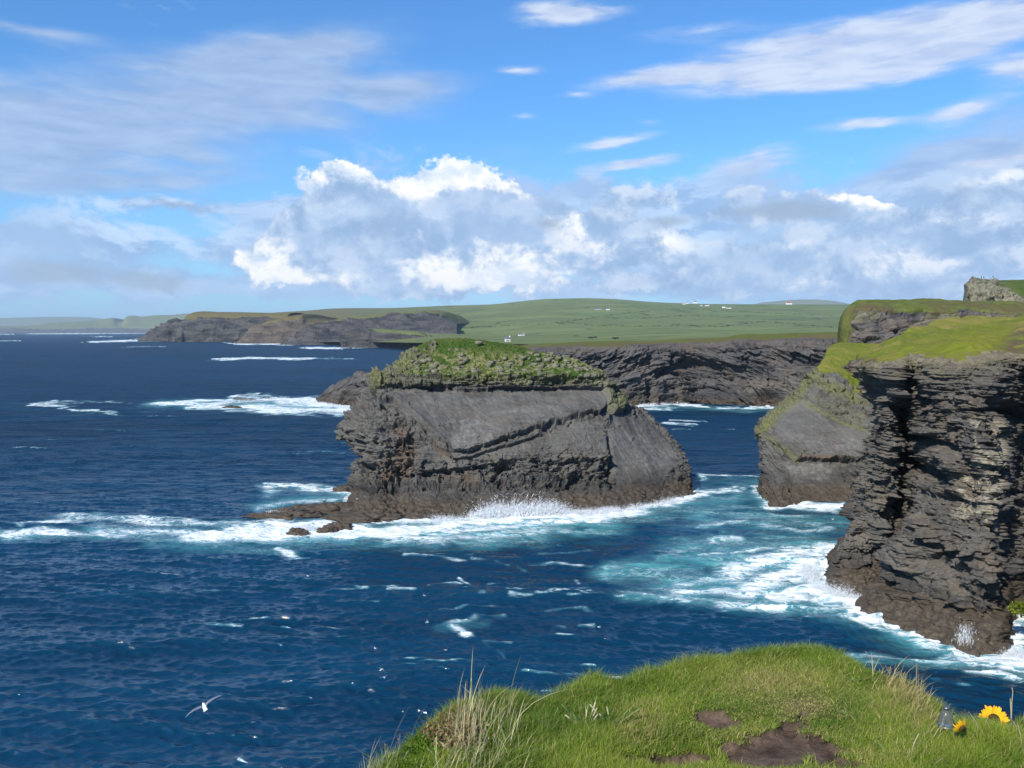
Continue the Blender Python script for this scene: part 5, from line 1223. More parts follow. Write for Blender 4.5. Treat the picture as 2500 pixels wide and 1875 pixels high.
# ================================================================ THE GRASSY CLIFF EDGE WE STAND ON
SIL = [(-3000,2400),(-500,2250),(600,2060),(760,1985),(860,1940),(930,1892),(981,1842),(1007,1819),(1046,1788),(1084,1764),(1130,1732),(1196,1708),(1242,1709),(1311,1724),(1350,1722),(1376,1702),(1407,1680),(1453,1668),(1522,1671),(1560,1662),(1620,1646),(1700,1626),(1780,1612),(1880,1596),
       (1960,1592),(2010,1596),(2060,1616),(2110,1648),(2180,1660),(2240,1690),(2275,1725),(2305,1765),(2335,1796),(2380,1794),(2440,1789),(2500,1780),(2600,1780),(3000,1800),(5000,1900)]
SX = np.array([s[0] for s in SIL], float); SY = np.array([s[1] for s in SIL], float)
_f = np.linspace(-3000, 5000, 1601); _y = np.interp(_f, SX, SY); _k = np.ones(9)/9; _y = np.convolve(np.pad(_y, 4, 'edge'), _k, 'valid')
def crest(px):
    """distance ahead (Y) and fall below the eye of the rim of the ground"""
    py = np.interp(px, _f, _y); ang = (py-CY)/F
    drop = 1.80 - 0.05*np.exp(-((px-1900)/350)**2)
    k = (CP*ang + SP)/(CP - ang*SP)      # fall per metre ahead
    return drop/k, drop
def ground_z(x, y):
    x = np.asarray(x, float); y = np.asarray(y, float)
    yy = np.maximum(y, 0.9)
    px = np.clip(CX + F*x/(yy*CP + 1.75*SP), -2900, 4900)
    Yc, dc = crest(px)
    t = y/Yc
    near = 1.62
    P = np.stack([x, y, 0*x], -1)
    bump = 0.035*fbm(P*1.6, 3, seed=401) + 0.02*fbm(P*5.0, 3, seed=402)
    inner = near + (dc-near)*np.clip(t, 0, 1)**2.2
    hol = 0.06*np.exp(-((px-1700)/170)**2-((y-3.55)/0.25)**2)
    inner = inner + hol*(t < 1)
    over = np.maximum(t-1, 0)*Yc
    z = CAMH - inner - bump*np.clip(1.15-t, 0, 1)**0.5 - (0.9*over + 1.1*over**1.7)
    return np.maximum(z, -3.0)
def build_ground():
    pxs = np.concatenate([np.linspace(-2800, 700, 60), np.linspace(712, 2600, 620), np.linspace(2640, 4800, 40)])
    tt = np.concatenate([np.linspace(-1.5, 0.55, 40), np.linspace(0.56, 1.08, 420), np.linspace(1.085, 1.6, 80), np.linspace(1.65, 6, 30)])
    Yc, dc = crest(pxs)
    Y = tt[:, None]*Yc[None, :]; yr = np.maximum(Y, 0.9)
    X = (pxs[None, :]-CX)/F*(yr*CP + 1.75*SP)
    Z = ground_z(X, Y)
    G = np.stack([X, Y, Z], -1).astype(np.float32)
    return G
GG = build_ground()
def soil_mask(P):
    px, py = proj(P); w = fbm(P*6.0, 4, gain=0.65, seed=411); wx = px + 70*w; wy = py + 30*fbm(P*8.0, 4, gain=0.65, seed=412)
    def e(cx, cy, rx, ry, rot=0):
        c, s = math.cos(rot), math.sin(rot); a = (wx-cx)*c + (wy-cy)*s; b = -(wx-cx)*s + (wy-cy)*c
        return 1-np.sqrt((a/rx)**2+(b/ry)**2)
    m = np.maximum.reduce([e(1740,1757,72,27), e(1885,1832,135,44,-0.12), e(1905,1783,50,20,-0.4), e(1985,1845,80,24,0.18), e(1640,1862,125,24,-0.08), e(2010,1880,140,14), e(1940,1744,26,8,-0.3)])
    return m
def fg_masks(P):
    px, py = proj(P)
    n = fbm(P*2.2, 3, seed=420)
    dry = np.maximum.reduce([0.9*np.exp(-((px-1890)/130)**2-((py-1665)/40)**2), 1.0*np.exp(-((px-1960)/70)**2-((py-1725)/26)**2), 0.9*np.exp(-((px-1480+(py-1700)*0.2)/45)**2-((py-1740)/70)**2)*0+0.8*np.exp(-((px-1560)/60)**2-((py-1770)/50)**2),
          0.95*np.exp(-((px-2200)/60)**2-((py-1690)/50)**2), 0.75*np.exp(-((px-1960)/170)**2-((py-1800)/18)**2), 0.7*np.exp(-((px-2100)/150)**2-((py-1850)/26)**2), 0.6*np.exp(-((px-2240)/30)**2-((py-1760)/50)**2)])
    return px, py, np.clip(dry + 0.25*n, 0, 1)
m, nt = new_mat('grassy_soil')
g = nt.node('ShaderNodeNewGeometry').outputs['Position']; at = nt.node('ShaderNodeAttribute', attribute_name='mask'); sp = nt.node('ShaderNodeSeparateColor', {0: at.outputs['Color']})
a1 = nt.noise(g, 9, 7, 0.65); a2 = nt.noise(g, 60, 5, 0.7)
so = nt.mix(nt.mr(a1, 0.35, 0.62), (0.042, 0.027, 0.021), (0.140, 0.096, 0.070)); so = nt.mix(nt.mr(a2, 0.58, 0.72, 0, 0.6), so, (0.19, 0.15, 0.12))
gd = nt.mix(nt.mr(a2, 0.4, 0.6), (0.032, 0.045, 0.010), (0.080, 0.085, 0.022)); gd = nt.mix(nt.math('MULTIPLY', sp.outputs[1], 0.7), gd, (0.17, 0.14, 0.07))
c = nt.mix(sp.outputs[0], gd, so)
principled(nt, c, 0.95, 0.1, nt.math('ADD', a1, nt.math('MULTIPLY', a2, 0.5)), 0.8, 0.03)
_m = soil_mask(GG); _px, _py, _d = fg_masks(GG)
gm = np.stack([sstep(-0.12, 0.10, _m), _d, 0*_d, 0*_d], -1)
GG2 = GG.copy(); GG2[..., 2] -= 0.03*sstep(-0.1, 0.3, _m)*(GG[..., 1] > 2)
tag(mesh_obj('ground', GG2.reshape(-1, 3), grid_faces(*GG.shape[:2])[:, ::1], m, {'mask': gm.reshape(-1, 4)}), kind='structure')

def frond_mat(name, transl=0.35, rough=0.6):
    m, nt = new_mat(name)
    c = nt.node('ShaderNodeAttribute', attribute_name='tint').outputs['Color']
    p = nt.node('ShaderNodeBsdfPrincipled', {'Base Color': c, 'Roughness': rough, 'Specular IOR Level': 0.25})
    t = nt.node('ShaderNodeBsdfTranslucent', {'Color': c})
    mx = nt.node('ShaderNodeMixShader', {0: transl, 1: p.outputs[0], 2: t.outputs[0]})
    nt.node('ShaderNodeOutputMaterial', {0: mx.outputs[0]}); return m
BLADE = frond_mat('grass_blade')
def blades(name, base, hgt, wid, lean, leandir, tint, seg=3, mat=None, tip=0.15, loc=None, curve=1.0, tipbright=1.25):
    """curved tapering blades; base (n,3)"""
    n = len(base); rng = np.random.default_rng(n)
    face = leandir + rng.normal(0, 0.9, n)
    side = np.stack([np.cos(face+np.pi/2), np.sin(face+np.pi/2), 0*face], -1)
    ld = np.stack([np.cos(leandir), np.sin(leandir), 0*face], -1)
    V = np.zeros((n, 2*seg+1, 3)); T = np.zeros((n, 2*seg+1, 3))
    for k in range(seg+1):
        t = k/seg
        c = base + ld*(lean*hgt*t**(1+curve))[:, None]; c[:, 2] += hgt*t*(1-0.35*np.minimum(lean, 1.4)*t)
        br = 0.55 + (tipbright-0.55)*t**0.7
        if k < seg:
            w = (wid*(1-t*(1-tip))/2)[:, None]
            V[:, 2*k] = c - side*w; V[:, 2*k+1] = c + side*w; T[:, 2*k] = T[:, 2*k+1] = tint
        else: V[:, 2*k] = c; T[:, 2*k] = tint
    off = (np.arange(n)*(2*seg+1))[:, None]
    quads = np.concatenate([off + np.array([2*k, 2*k+1, 2*k+3, 2*k+2]) for k in range(seg-1)]) if seg > 1 else []
    tris = off + np.array([2*seg-2, 2*seg-1, 2*seg])
    return mesh_obj(name, V.reshape(-1, 3), [quads, tris] if seg > 1 else [tris], mat or BLADE, {'tint': T.reshape(-1, 3)}, loc=loc)
def sample(n, x0, x1, t0, t1, seed, dens=None):
    """random points on the ground, by photo column and distance as a share of the way to the rim"""
    rng = np.random.default_rng(seed); px = rng.uniform(x0, x1, n); Yc, _ = crest(px)
    t = np.sqrt(rng.uniform(t0**2, t1**2, n)); y = t*Yc; x = (px-CX)/F*(np.maximum(y, 0.9)*CP+1.75*SP)
    P = np.stack([x, y, ground_z(x, y)], -1)
    if dens is not None:
        k = rng.random(n) < dens(P, px, t); P = P[k]
    return P
def grass():
    P = sample(560000, 560, 2640, 0.60, 1.16, 21)
    rng = np.random.default_rng(3); px, py, dry = fg_masks(P); sm = soil_mask(P); n1 = fbm(P*3.0, 3, seed=430); n2 = fbm(P*9.0, 2, seed=431)
    keep = (sm < -0.03 + 0.30*n2 + rng.exponential(0.05, len(P))) & (rng.random(len(P)) < np.where(px < 1080, 0.75, 1.0)) & (rng.random(len(P)) < 1-0.35*dry)
    keep &= ~((px < 1060) & (rng.random(len(P)) < 0.35))
    P, px, py, dry, n1, n2 = [a[keep] for a in (P, px, py, dry, n1, n2)]; n = len(P)
    ycr = np.interp(px, _f, _y)
    rim = np.exp(-(np.maximum(py-ycr, 0)/26)**2)
    tall = np.maximum.reduce([0.9*np.exp(-((px-1250)/150)**2)*np.ones(n), 0.8*np.exp(-((px-1420)/70)**2-((py-1700)/40)**2), 0.75*rim, 0.75*np.exp(-((px-2380)/150)**2), 0.5*np.exp(-((px-2140)/80)**2-((py-1730)/45)**2), 0.5*np.exp(-((px-1630)/60)**2-((py-1810)/25)**2)])
    short = np.exp(-((px-1880)/230)**2-((py-1730)/80)**2)
    h = (0.028 + 0.050*tall)*(1-0.42*short*(1-0.7*rim))*rng.uniform(0.35, 1.45, n)*np.clip(1+0.9*n1+0.4*n2, 0.35, 2.2)
    lean = np.clip(rng.normal(0.75, 0.35, n) + 0.6*short, 0.05, 2.2); ldir = rng.normal(0.6, 1.3, n) + 1.5*n1
    A = np.array((0.100, 0.185, 0.014)); B = np.array((0.235, 0.300, 0.032)); C = np.array((0.400, 0.345, 0.120)); Dk = np.array((0.050, 0.120, 0.016))
    f = np.clip(0.5 + 0.9*n1 + rng.normal(0, 0.22, n), 0, 1)[:, None]; tint = A*(1-f)+B*f
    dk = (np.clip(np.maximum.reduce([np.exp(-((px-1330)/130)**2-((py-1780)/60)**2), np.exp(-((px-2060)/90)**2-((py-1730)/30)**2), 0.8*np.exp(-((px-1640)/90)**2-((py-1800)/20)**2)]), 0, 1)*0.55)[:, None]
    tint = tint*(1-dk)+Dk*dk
    isdry = (rng.random(n) < 0.12 + 0.66*dry + 0.10*short)[:, None]; tint = np.where(isdry, C*rng.uniform(0.6, 1.2, (n, 1)), tint)
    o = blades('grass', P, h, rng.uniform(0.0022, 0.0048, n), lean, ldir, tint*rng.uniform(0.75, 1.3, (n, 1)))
    tag(o, 'short green turf grass covering the mound in front', 'grass', kind='stuff')
    # bright low ground cover at the left end of the mound
    P = sample(26000, 820, 1150, 0.62, 1.08, 23, lambda P, px, t: (0.9-0.8*sstep(980, 1110, px))*np.ones(len(P)))
    n = len(P); rng = np.random.default_rng(6); P[:, 2] += rng.uniform(0, 0.03, n)
    tint = np.array((0.105, 0.185, 0.012))*rng.uniform(0.6, 1.3, (n, 1))
    o = blades('ground_cover', P, rng.uniform(0.012, 0.03, n), rng.uniform(0.006, 0.012, n), rng.uniform(0.5, 1.6, n), rng.uniform(0, 6.28, n), tint, seg=2, tip=0.7)
    tag(o, 'bright green low leafy ground cover at the left end of the mound', 'ground cover', kind='stuff')
    # withered thrift: small curled brown and pinkish leaves
    def wm(P, px, t):
        _, py = proj(P); return np.clip(np.exp(-((px-1110-(py-1770)*0.15)/45)**2-((py-1775)/55)**2)+0.4*np.exp(-((px-1060)/30)**2-((py-1790)/22)**2), 0, 1)
    P = sample(60000, 860, 1250, 0.70, 1.06, 24, wm); n = len(P); P[:, 2] += rng.uniform(0, 0.045, n)
    k = rng.random((n, 1)); tint = np.where(k < 0.55, np.array((0.30, 0.19, 0.095)), np.where(k < 0.85, np.array((0.40, 0.33, 0.17)), np.array((0.16, 0.19, 0.035))))*rng.uniform(0.6, 1.2, (n, 1))
    o = blades('withered_leaves', P, rng.uniform(0.012, 0.028, n), rng.uniform(0.006, 0.011, n), rng.uniform(0.3, 1.6, n), rng.uniform(0, 6.28, n), tint, seg=2, tip=0.8)
    tag(o, 'curled brown withered leaves below the tall dry grass', 'withered leaves', kind='stuff')
    # long pale straw
    def tuft(name, spots, n, h0, h1, spread, label, seed, tint, wid=0.0032, leanm=0.18, ld=0.3):
        rng = np.random.default_rng(seed); B = []; 
        for (px, t, w) in spots:
            k = int(n*w); q = rng.normal(px, spread, k); Yc, _ = crest(q); y = np.clip(t + rng.normal(0, 0.035, k), 0.6, 1.02)*Yc
            x = (q-CX)/F*(y*CP+1.75*SP); B.append(np.stack([x, y, ground_z(x, y)], -1))
        B = np.concatenate(B); k = len(B); hh = rng.uniform(h0, h1, k)
        hh = hh*np.where(rng.random(k) < 0.16, 1.35, 0.72)
        tt = np.array(tint)*rng.uniform(0.6, 1.25, (k, 1))
        o = blades(name, B, hh, np.full(k, wid)*rng.uniform(0.7, 1.4, k), np.abs(rng.normal(leanm, 0.16, k)), rng.normal(ld, 0.9, k), tt, seg=5, tip=0.55, curve=0.8)
        tag(o, label, 'dry grass', kind='stuff'); return o
    tuft('dry_grass', [(1150,0.93,1.0),(1165,0.88,0.8),(1120,0.95,0.4),(1200,0.90,0.3)], 58, 0.12, 0.31, 28, 'tall pale straw-like grass clump at the left shoulder of the mound', 31, (0.50,0.45,0.24))
    tuft('dry_grass', [(1250,0.90,1.0)], 28, 0.12, 0.30, 13, 'narrow sheaf of straw stalks leaning right, beside the tall clump', 32, (0.50,0.44,0.25), leanm=0.40, ld=0.05)
    tuft('dry_grass', [(1140,0.82,1.0),(1060,0.80,0.5),(1230,0.80,0.5)], 120, 0.06, 0.20, 46, 'bent pale straw below the tall clump', 33, (0.42,0.40,0.20), leanm=0.5)
    tuft('dry_grass', [(885,0.99,1.0),(925,1.0,0.8),(845,1.0,0.4),(955,1.0,0.4)], 34, 0.09, 0.22, 18, 'sparse grey seed stalks at the lower left end of the mound', 34, (0.36,0.32,0.24), wid=0.0026, leanm=0.35)
    tuft('dry_grass', [(2190,0.98,1.0),(2230,0.97,1.0),(2265,0.96,0.9),(2150,0.98,0.4),(2290,0.93,0.5)], 130, 0.05, 0.13, 24, 'tangled straw-coloured grass on the right shoulder of the mound', 35, (0.42,0.35,0.15), leanm=0.5)
    tuft('dry_grass', [(2250,0.92,1.0),(2255,0.87,0.8)], 90, 0.03, 0.08, 16, 'small matted heap of dead stems near the glass lantern', 36, (0.42,0.31,0.17), leanm=0.9)
    tuft('dry_grass', [(2460,0.95,1.0),(2500,0.95,1.0),(2540,0.95,1.0)], 26, 0.05, 0.14, 22, 'thin dry stalks beside the sunflower at the right edge', 37, (0.40,0.34,0.20), leanm=0.4)
grass()

# ---------------------------------------------------------------- single plants
def gpt(px, py, lift=0.0):
    """ground point seen at a photo pixel"""
    for t in np.linspace(0.55, 1.0, 500):
        Yc, _ = crest(np.array([px])); y = t*Yc[0]; x = (px-CX)/F*(y*CP+1.75*SP); z = float(ground_z(np.array([x]), np.array([y]))[0])
        _, q = proj(np.array([x, y, z]))
        if q <= py: break
    return np.array((x, y, z+lift))
def tubebm(pts, rad, n=8, bm=None):
    rings = []
    for i, p in enumerate(pts):
        a = Vector(pts[max(i-1, 0)]); b = Vector(pts[min(i+1, len(pts)-1)]); d = (b-a).normalized(); s = d.orthogonal().normalized(); u = d.cross(s)
        r = rad[i] if isinstance(rad, (list, tuple)) else rad
        rings.append([Vector(p) + s*r*math.cos(2*math.pi*k/n) + u*r*math.sin(2*math.pi*k/n) for k in range(n)])
    return loft(rings, bm)
def leafbm(bm, base, d, up, L, w, bend=0.3, fold=0.15, n=8, shape=None):
    """leaf or petal: curved, folded, pointed blade with some thickness"""
    base, d, up = Vector(base), Vector(d).normalized(), Vector(up).normalized(); s = d.cross(up).normalized()
    rows = []
    for i in range(n+1):
        t = i/n; ww = w*(shape(t) if shape else math.sin(math.pi*min(1, t*0.92+0.06))**0.7*(1-t*0.25)); c = base + d*L*t - up*bend*L*t*t
        rows.append([bm.verts.new(c - s*ww*0.5 + up*fold*ww), bm.verts.new(c), bm.verts.new(c + s*ww*0.5 + up*fold*ww)])
    for a, b in zip(rows[:-1], rows[1:]):
        bm.faces.new((a[0], a[1], b[1], b[0])); bm.faces.new((a[1], a[2], b[2], b[1]))
def col_mat(name, c1, c2, scale=60, rough=0.6, transl=0.3):
    m, nt = new_mat(name); g = nt.node('ShaderNodeTexCoord').outputs['Object']; t = nt.noise(g, scale, 4, 0.6)
    c = nt.mix(nt.mr(t, 0.35, 0.65), c1, c2); p = nt.node('ShaderNodeBsdfPrincipled', {'Base Color': c, 'Roughness': rough, 'Specular IOR Level': 0.25, 'Normal': nt.node('ShaderNodeBump', {'Height': t, 'Strength': 0.3, 'Distance': 0.003}).outputs[0]})
    tr = nt.node('ShaderNodeBsdfTranslucent', {'Color': c}); mx = nt.node('ShaderNodeMixShader', {0: transl, 1: p.outputs[0], 2: tr.outputs[0]}); nt.node('ShaderNodeOutputMaterial', {0: mx.outputs[0]}); return m
PETAL = col_mat('yellow_petal', (0.86,0.40,0.012), (0.92,0.58,0.02), 40); DISC = col_mat('brown_florets', (0.020,0.013,0.006), (0.10,0.055,0.015), 260, 0.95, 0); DISC2 = col_mat('olive_florets', (0.035,0.032,0.010), (0.085,0.065,0.02), 300, 0.95, 0)
LEAF = col_mat('green_leaf', (0.085,0.150,0.035), (0.15,0.23,0.065), 40); STEM = col_mat('stem', (0.12,0.17,0.05), (0.19,0.23,0.08), 40, 0.7, 0.1); STRAW = col_mat('straw', (0.36,0.30,0.19), (0.52,0.45,0.30), 60, 0.8, 0.1); DEADF = col_mat('dead_flower', (0.20,0.13,0.08), (0.45,0.36,0.25), 90, 0.9, 0.2); PLANT = col_mat('plantain_leaf', (0.13,0.21,0.06), (0.24,0.30,0.11), 50)

def sunflower(px, py, Rr, normal, label, droop=0.0, seed=0, dist=None, rp=1.0, stem_to=None, leaf=True, npet=30):
    rng = random.Random(seed); c = Vector(pt(px, py, dist)); base = c + Vector((0.01, 0.05, -0.22))
    base.z = float(ground_z(np.array([base.x]), np.array([base.y]))[0]) - 0.02
    t = thing('sunflower', base, label, 'sunflower'); nrm = Vector(normal).normalized(); c = c - base
    s = nrm.cross(Vector((0, 0, 1))).normalized(); u = s.cross(nrm).normalized()
    bm = bmesh.new(); rc = Rr*0.40
    for k in range(7):      # domed disc
        pass
    rings = [[c - nrm*0.008 + (s*math.cos(a)+u*math.sin(a))*rc*0.7 for a in np.linspace(0, 2*math.pi, 33)[:-1]]]
    for f, h in ((1.0, 0.0), (0.98, 0.006), (0.85, 0.011), (0.6, 0.010), (0.35, 0.006), (0.1, 0.004)):
        rings.append([c + nrm*(h+0.0015*rng.random()) + (s*math.cos(a)+u*math.sin(a))*rc*f*(1+0.03*rng.random()) for a in np.linspace(0, 2*math.pi, 33)[:-1]])
    loft(rings, bm); bm_obj('disc', bm, DISC, t, True)
    bm = bmesh.new(); loft([[c + nrm*(h) + (s*math.cos(a)+u*math.sin(a))*rc*f for a in np.linspace(0, 2*math.pi, 25)[:-1]] for f, h in ((0.5, 0.0075), (0.5, 0.0125), (0.3, 0.0105), (0.06, 0.009))], bm); bm_obj('disc_centre', bm, DISC2, t, True)
    for lay in (0, 1):
        for k in range(npet//2):
            a = 2*math.pi*(k + 0.5*lay)/(npet//2) + rng.uniform(-0.08, 0.08); d = s*math.cos(a)+u*math.sin(a)
            bm = bmesh.new(); cur = rng.uniform(-0.15, 0.25) + droop*rng.uniform(0.4, 1.2)
            leafbm(bm, c + d*rc*0.86 - nrm*0.002*lay, d + nrm*rng.uniform(-0.05, 0.22)*(1-droop), nrm, (Rr-rc*0.86)*rng.uniform(0.86, 1.12)*rp, Rr*0.30*rng.uniform(0.85, 1.1), cur, rng.uniform(0.05, 0.25), 7, lambda q: math.sin(math.pi*min(1, 0.22+0.78*q))**0.8)
            bm_obj('petal', bm, PETAL, t, True)
    bm = bmesh.new(); tubebm([c - nrm*0.006, c - nrm*0.03 + Vector((0, 0, -0.01)), c - nrm*0.04 + Vector((0, 0, -0.06)), Vector((0, 0, 0.0))], [0.012, 0.007, 0.006, 0.006], 8, bm); bm_obj('stem', bm, STEM, t, True)
    if leaf:
        bm = bmesh.new(); leafbm(bm, c + leaf[0], leaf[1], leaf[2], leaf[3], leaf[4], leaf[5], 0.10, 10); bm_obj('leaf', bm, LEAF, t, True)
    return t
_c = pt(2428, 1768, 3.62)
FD = float(crest(np.array([2428.0]))[0][0])
sunflower(2426, 1757, 0.061*FD/3.62, (-0.05, -1, 0.35), 'open yellow sunflower with a dark centre, facing the camera, half sunk in the grass', 0.0, 2, FD + 0.03, leaf=(Vector((-0.030,-0.05,0.004)) , (-1,-0.1,0.14), (0.1,-0.6,1), 0.085, 0.060, 0.40))
sunflower(2347, 1777, 0.036, (0.55, -1, -0.55), 'small wilted sunflower with drooping yellow petals, left of the open one', 0.75, 5, 3.60, leaf=None, npet=22, rp=1.15)

# glass lantern with a domed shoulder and a flared cap
def lathe(prof, c=(0,0,0), n=28):
    return loft([circ((c[0], c[1], c[2]+z), r, r, 'z', n) for r, z in prof])
m, nt = new_mat('lantern_glass')
gl = nt.node('ShaderNodeBsdfPrincipled', {'Base Color': (0.50, 0.54, 0.50, 1), 'Roughness': 0.22, 'IOR': 1.25, 'Transmission Weight': 0.85, 'Specular IOR Level': 0.5})
nt.node('ShaderNodeOutputMaterial', {0: gl.outputs[0]}); LGLASS = m
m, nt = new_mat('lantern_metal'); principled(nt, (0.16, 0.17, 0.18), 0.42, 0.5, extra={'Metallic': 0.7}); LMETAL = m
WAX = simple_mat('wax', (0.86, 0.84, 0.78), 0.5, 0.4, 20, 0.05)
cb = pt(2309, 1768, 3.74)
lt = thing('glass_lantern', cb, 'small clear glass grave lantern with a grey cap in the grass', 'lantern')
body = [(0.030,0.0),(0.033,0.003),(0.0325,0.012),(0.029,0.030),(0.0235,0.046),(0.017,0.058),(0.011,0.064)]
bm_obj('glass_body', lathe(body), LGLASS, lt, True)
bm_obj('candle', lathe([(0.008,0.004),(0.0085,0.006),(0.0085,0.034),(0.007,0.0345),(0.001,0.033)]), WAX, lt, True)
bm_obj('neck', lathe([(0.010,0.0638),(0.010,0.070),(0.006,0.0702)]), LMETAL, lt, True)
bm_obj('cap', lathe([(0.013,0.0700),(0.0145,0.0705),(0.0145,0.0745),(0.010,0.079),(0.002,0.0805)]), LMETAL, lt, True)
bm_obj('base', lathe([(0.034,-0.012),(0.035,-0.010),(0.034,-0.001),(0.018,-0.0005)]), LMETAL, lt, True)

def stalk(px, py, pts, label, head=None, name='dry_stalk', cat='dry stalk', dist=None, r=0.0016, mat=None):
    b = gpt(px, py) if dist is None else pt(px, py, dist)
    t = thing(name, b, label, cat); P_ = [Vector(p) for p in pts]
    bm = bmesh.new(); tubebm(P_, [r*(1-0.5*i/len(P_)) for i in range(len(P_))], 6, bm); bm_obj('stem', bm, mat or STRAW, t, True)
    if head:
        rng = random.Random(int(px)); bm = bmesh.new(); e = P_[-1]
        for k in range(14):
            a = rng.uniform(0, 6.28); el = rng.uniform(-0.2, 1.3); d = Vector((math.cos(a)*math.cos(el), math.sin(a)*math.cos(el), math.sin(el)))
            leafbm(bm, e, d, d.orthogonal(), head*rng.uniform(0.6, 1.1), head*0.45, 0.4, 0.2, 3)
        bm_obj('flower_head', bm, DEADF, t, True)
    return t
stalk(2469, 1750, [(0,0,-0.06),(0.001,0,0.0),(0.000,0,0.06),(0.003,0,0.11),(-0.001,0,0.125)], 'tall upright pale stalk just right of the open sunflower', 0.006, dist=3.7, r=0.0022)
stalk(2469, 1745, [(0,0,-0.03),(-0.003,0,0.02),(-0.007,0,0.072)], 'shorter pale stalk crossing the tall one by the sunflower', None, dist=3.69, r=0.0018)
stalk(2390, 1765, [(0,0,-0.05),(-0.01,0,0.0),(-0.035,0,0.035),(-0.042,0,0.041)], 'thin grey stalk with a small flat head leaning left, between lantern and sunflower', 0.008, dist=3.55, r=0.0013)
stalk(2172, 1655, [(0,0,-0.03),(0,0,0.02),(0.001,0,0.045)], 'single dried daisy head on the right shoulder of the mound', 0.014, 'dried_flower', 'dried flower', dist=4.35)
stalk(2135, 1650, [(0,0,-0.04),(0.0,0,0.02),(-0.03,0,0.10),(-0.05,0,0.13)], 'thin bent grass stalk rising left of the dried daisy head', None, 'grass_stalk', 'grass stalk', dist=4.4, r=0.0009)
stalk(1242, 1730, [(0,0,-0.02),(0.001,0,0.01),(0,0,0.03)], 'small dried flower at the foot of the leaning straw sheaf', 0.010, 'dried_flower', 'dried flower', dist=3.9)
stalk(1365, 1706, [(0,0,-0.02),(0.0,0,0.01),(-0.004,0,0.025)], 'small pale flower at the rim in the dip of the mound', 0.010, 'dried_flower', 'dried flower', dist=4.2)
stalk(2225, 1840, [(0,0,-0.01),(0.008,0,0.04),(0.022,-0.01,0.085)], 'pale bent stalk leaning right below the matted dead stems', None, 'dry_stalk', 'dry stalk', dist=3.35, r=0.0022)
for px, py, lb in [(972,1817,'tiny pink thrift head highest on the left slope'), (976,1806,'tiny pink thrift head just above another on the left slope'), (1120,1718,'tiny pink thrift head at the foot of the tall clump'), (940,1830,'tiny pink thrift head lowest on the left slope')]:
    stalk(px, py, [(0,0,-0.02),(0,0,0.01),(0.002,0,0.02)], lb, 0.008, 'thrift_flower', 'flower', dist=3.75 if px < 1000 else 4.0, r=0.001)

def plantain(px, py, size, nl, ns, label, seed, name='plantain', sp_h=0.13, spread=1.0):
    rng = random.Random(seed); b = gpt(px, py); t = thing(name, b, label, 'plantain plant')
    for k in range(nl):
        a = 2*math.pi*k/nl + rng.uniform(-0.3, 0.3); bm = bmesh.new(); el = rng.uniform(0.25, 0.9)
        leafbm(bm, (0,0,0.004), (math.cos(a)*math.cos(el), math.sin(a)*math.cos(el), math.sin(el)), (-math.cos(a)*0.6, -math.sin(a)*0.6, 0.8), size*rng.uniform(0.7, 1.1), size*0.30, 0.45, 0.12, 8)
        bm_obj('leaf', bm, PLANT, t, True)
    for k in range(ns):
        a = rng.uniform(0, 6.28); o = rng.uniform(0.01, 0.06)*spread; h = sp_h*rng.uniform(0.5, 1.05); q = Vector((math.cos(a)*o, math.sin(a)*o*0.5, 0)); e = Vector((q.x*2.3, q.y*2, h))
        bm = bmesh.new(); tubebm([q*0.3, q + Vector((0,0,h*0.4)), e*0.9 + Vector((0,0,0)), e], [0.0016, 0.0015, 0.0014, 0.0012], 6, bm)
        sm_ = bm_obj('spike_stem', bm, STEM, t, True)
        bm = bmesh.new(); d = (e - (q + Vector((0,0,h*0.4)))).normalized(); tubebm([e - d*h*0.42, e - d*h*0.35, e - d*h*0.1, e, e + d*0.003], [0.0015, 0.0034, 0.0034, 0.002, 0.0004], 8, bm); bm_obj('seed_spike', bm, STRAW if k % 2 else PLANT, sm_, True)
plantain(1430, 1782, 0.055, 9, 11, 'plantain with many upright seed spikes on the left part of the mound', 1)
plantain(1492, 1776, 0.035, 5, 7, 'smaller plantain with yellowish spikes just right of the spiky one', 2, sp_h=0.11)
plantain(2065, 1752, 0.050, 6, 0, 'flat leafy plantain without spikes above the bare soil', 3)
plantain(2165, 1842, 0.060, 7, 0, 'upright pale leafy plantain at the lower right of the mound', 4)
plantain(2085, 1668, 0.045, 5, 0, 'small leafy tuft near the rim, right of the highest point', 5)

# yellow-green leafy bush growing on the cliff foot at the right edge
def cliff_bush():
    c = pt(2492, 1488, 97.0); rng = np.random.default_rng(9); n = 900
    d = rng.normal(0, 1, (n, 3)); d /= np.linalg.norm(d, axis=1, keepdims=True); P = d*rng.uniform(0.2, 1, (n, 1))*np.array((1.5, 0.8, 0.95))
    P *= 1+0.35*fbm(P*1.5+7, 2, seed=5)[:, None]; P = P + c
    k = rng.random((n, 1)); o = blades('cliff_bush', P, rng.uniform(0.15, 0.32, n), rng.uniform(0.10, 0.2, n), rng.uniform(0.2, 1.5, n), rng.uniform(0, 6.28, n), np.where(k < 0.6, np.array((0.24, 0.27, 0.02)), np.array((0.09, 0.13, 0.02))), seg=2, tip=0.8, loc=c)
    tag(o, 'yellow-green leafy bush on the cliff foot at the right edge', 'bush')
cliff_bush()

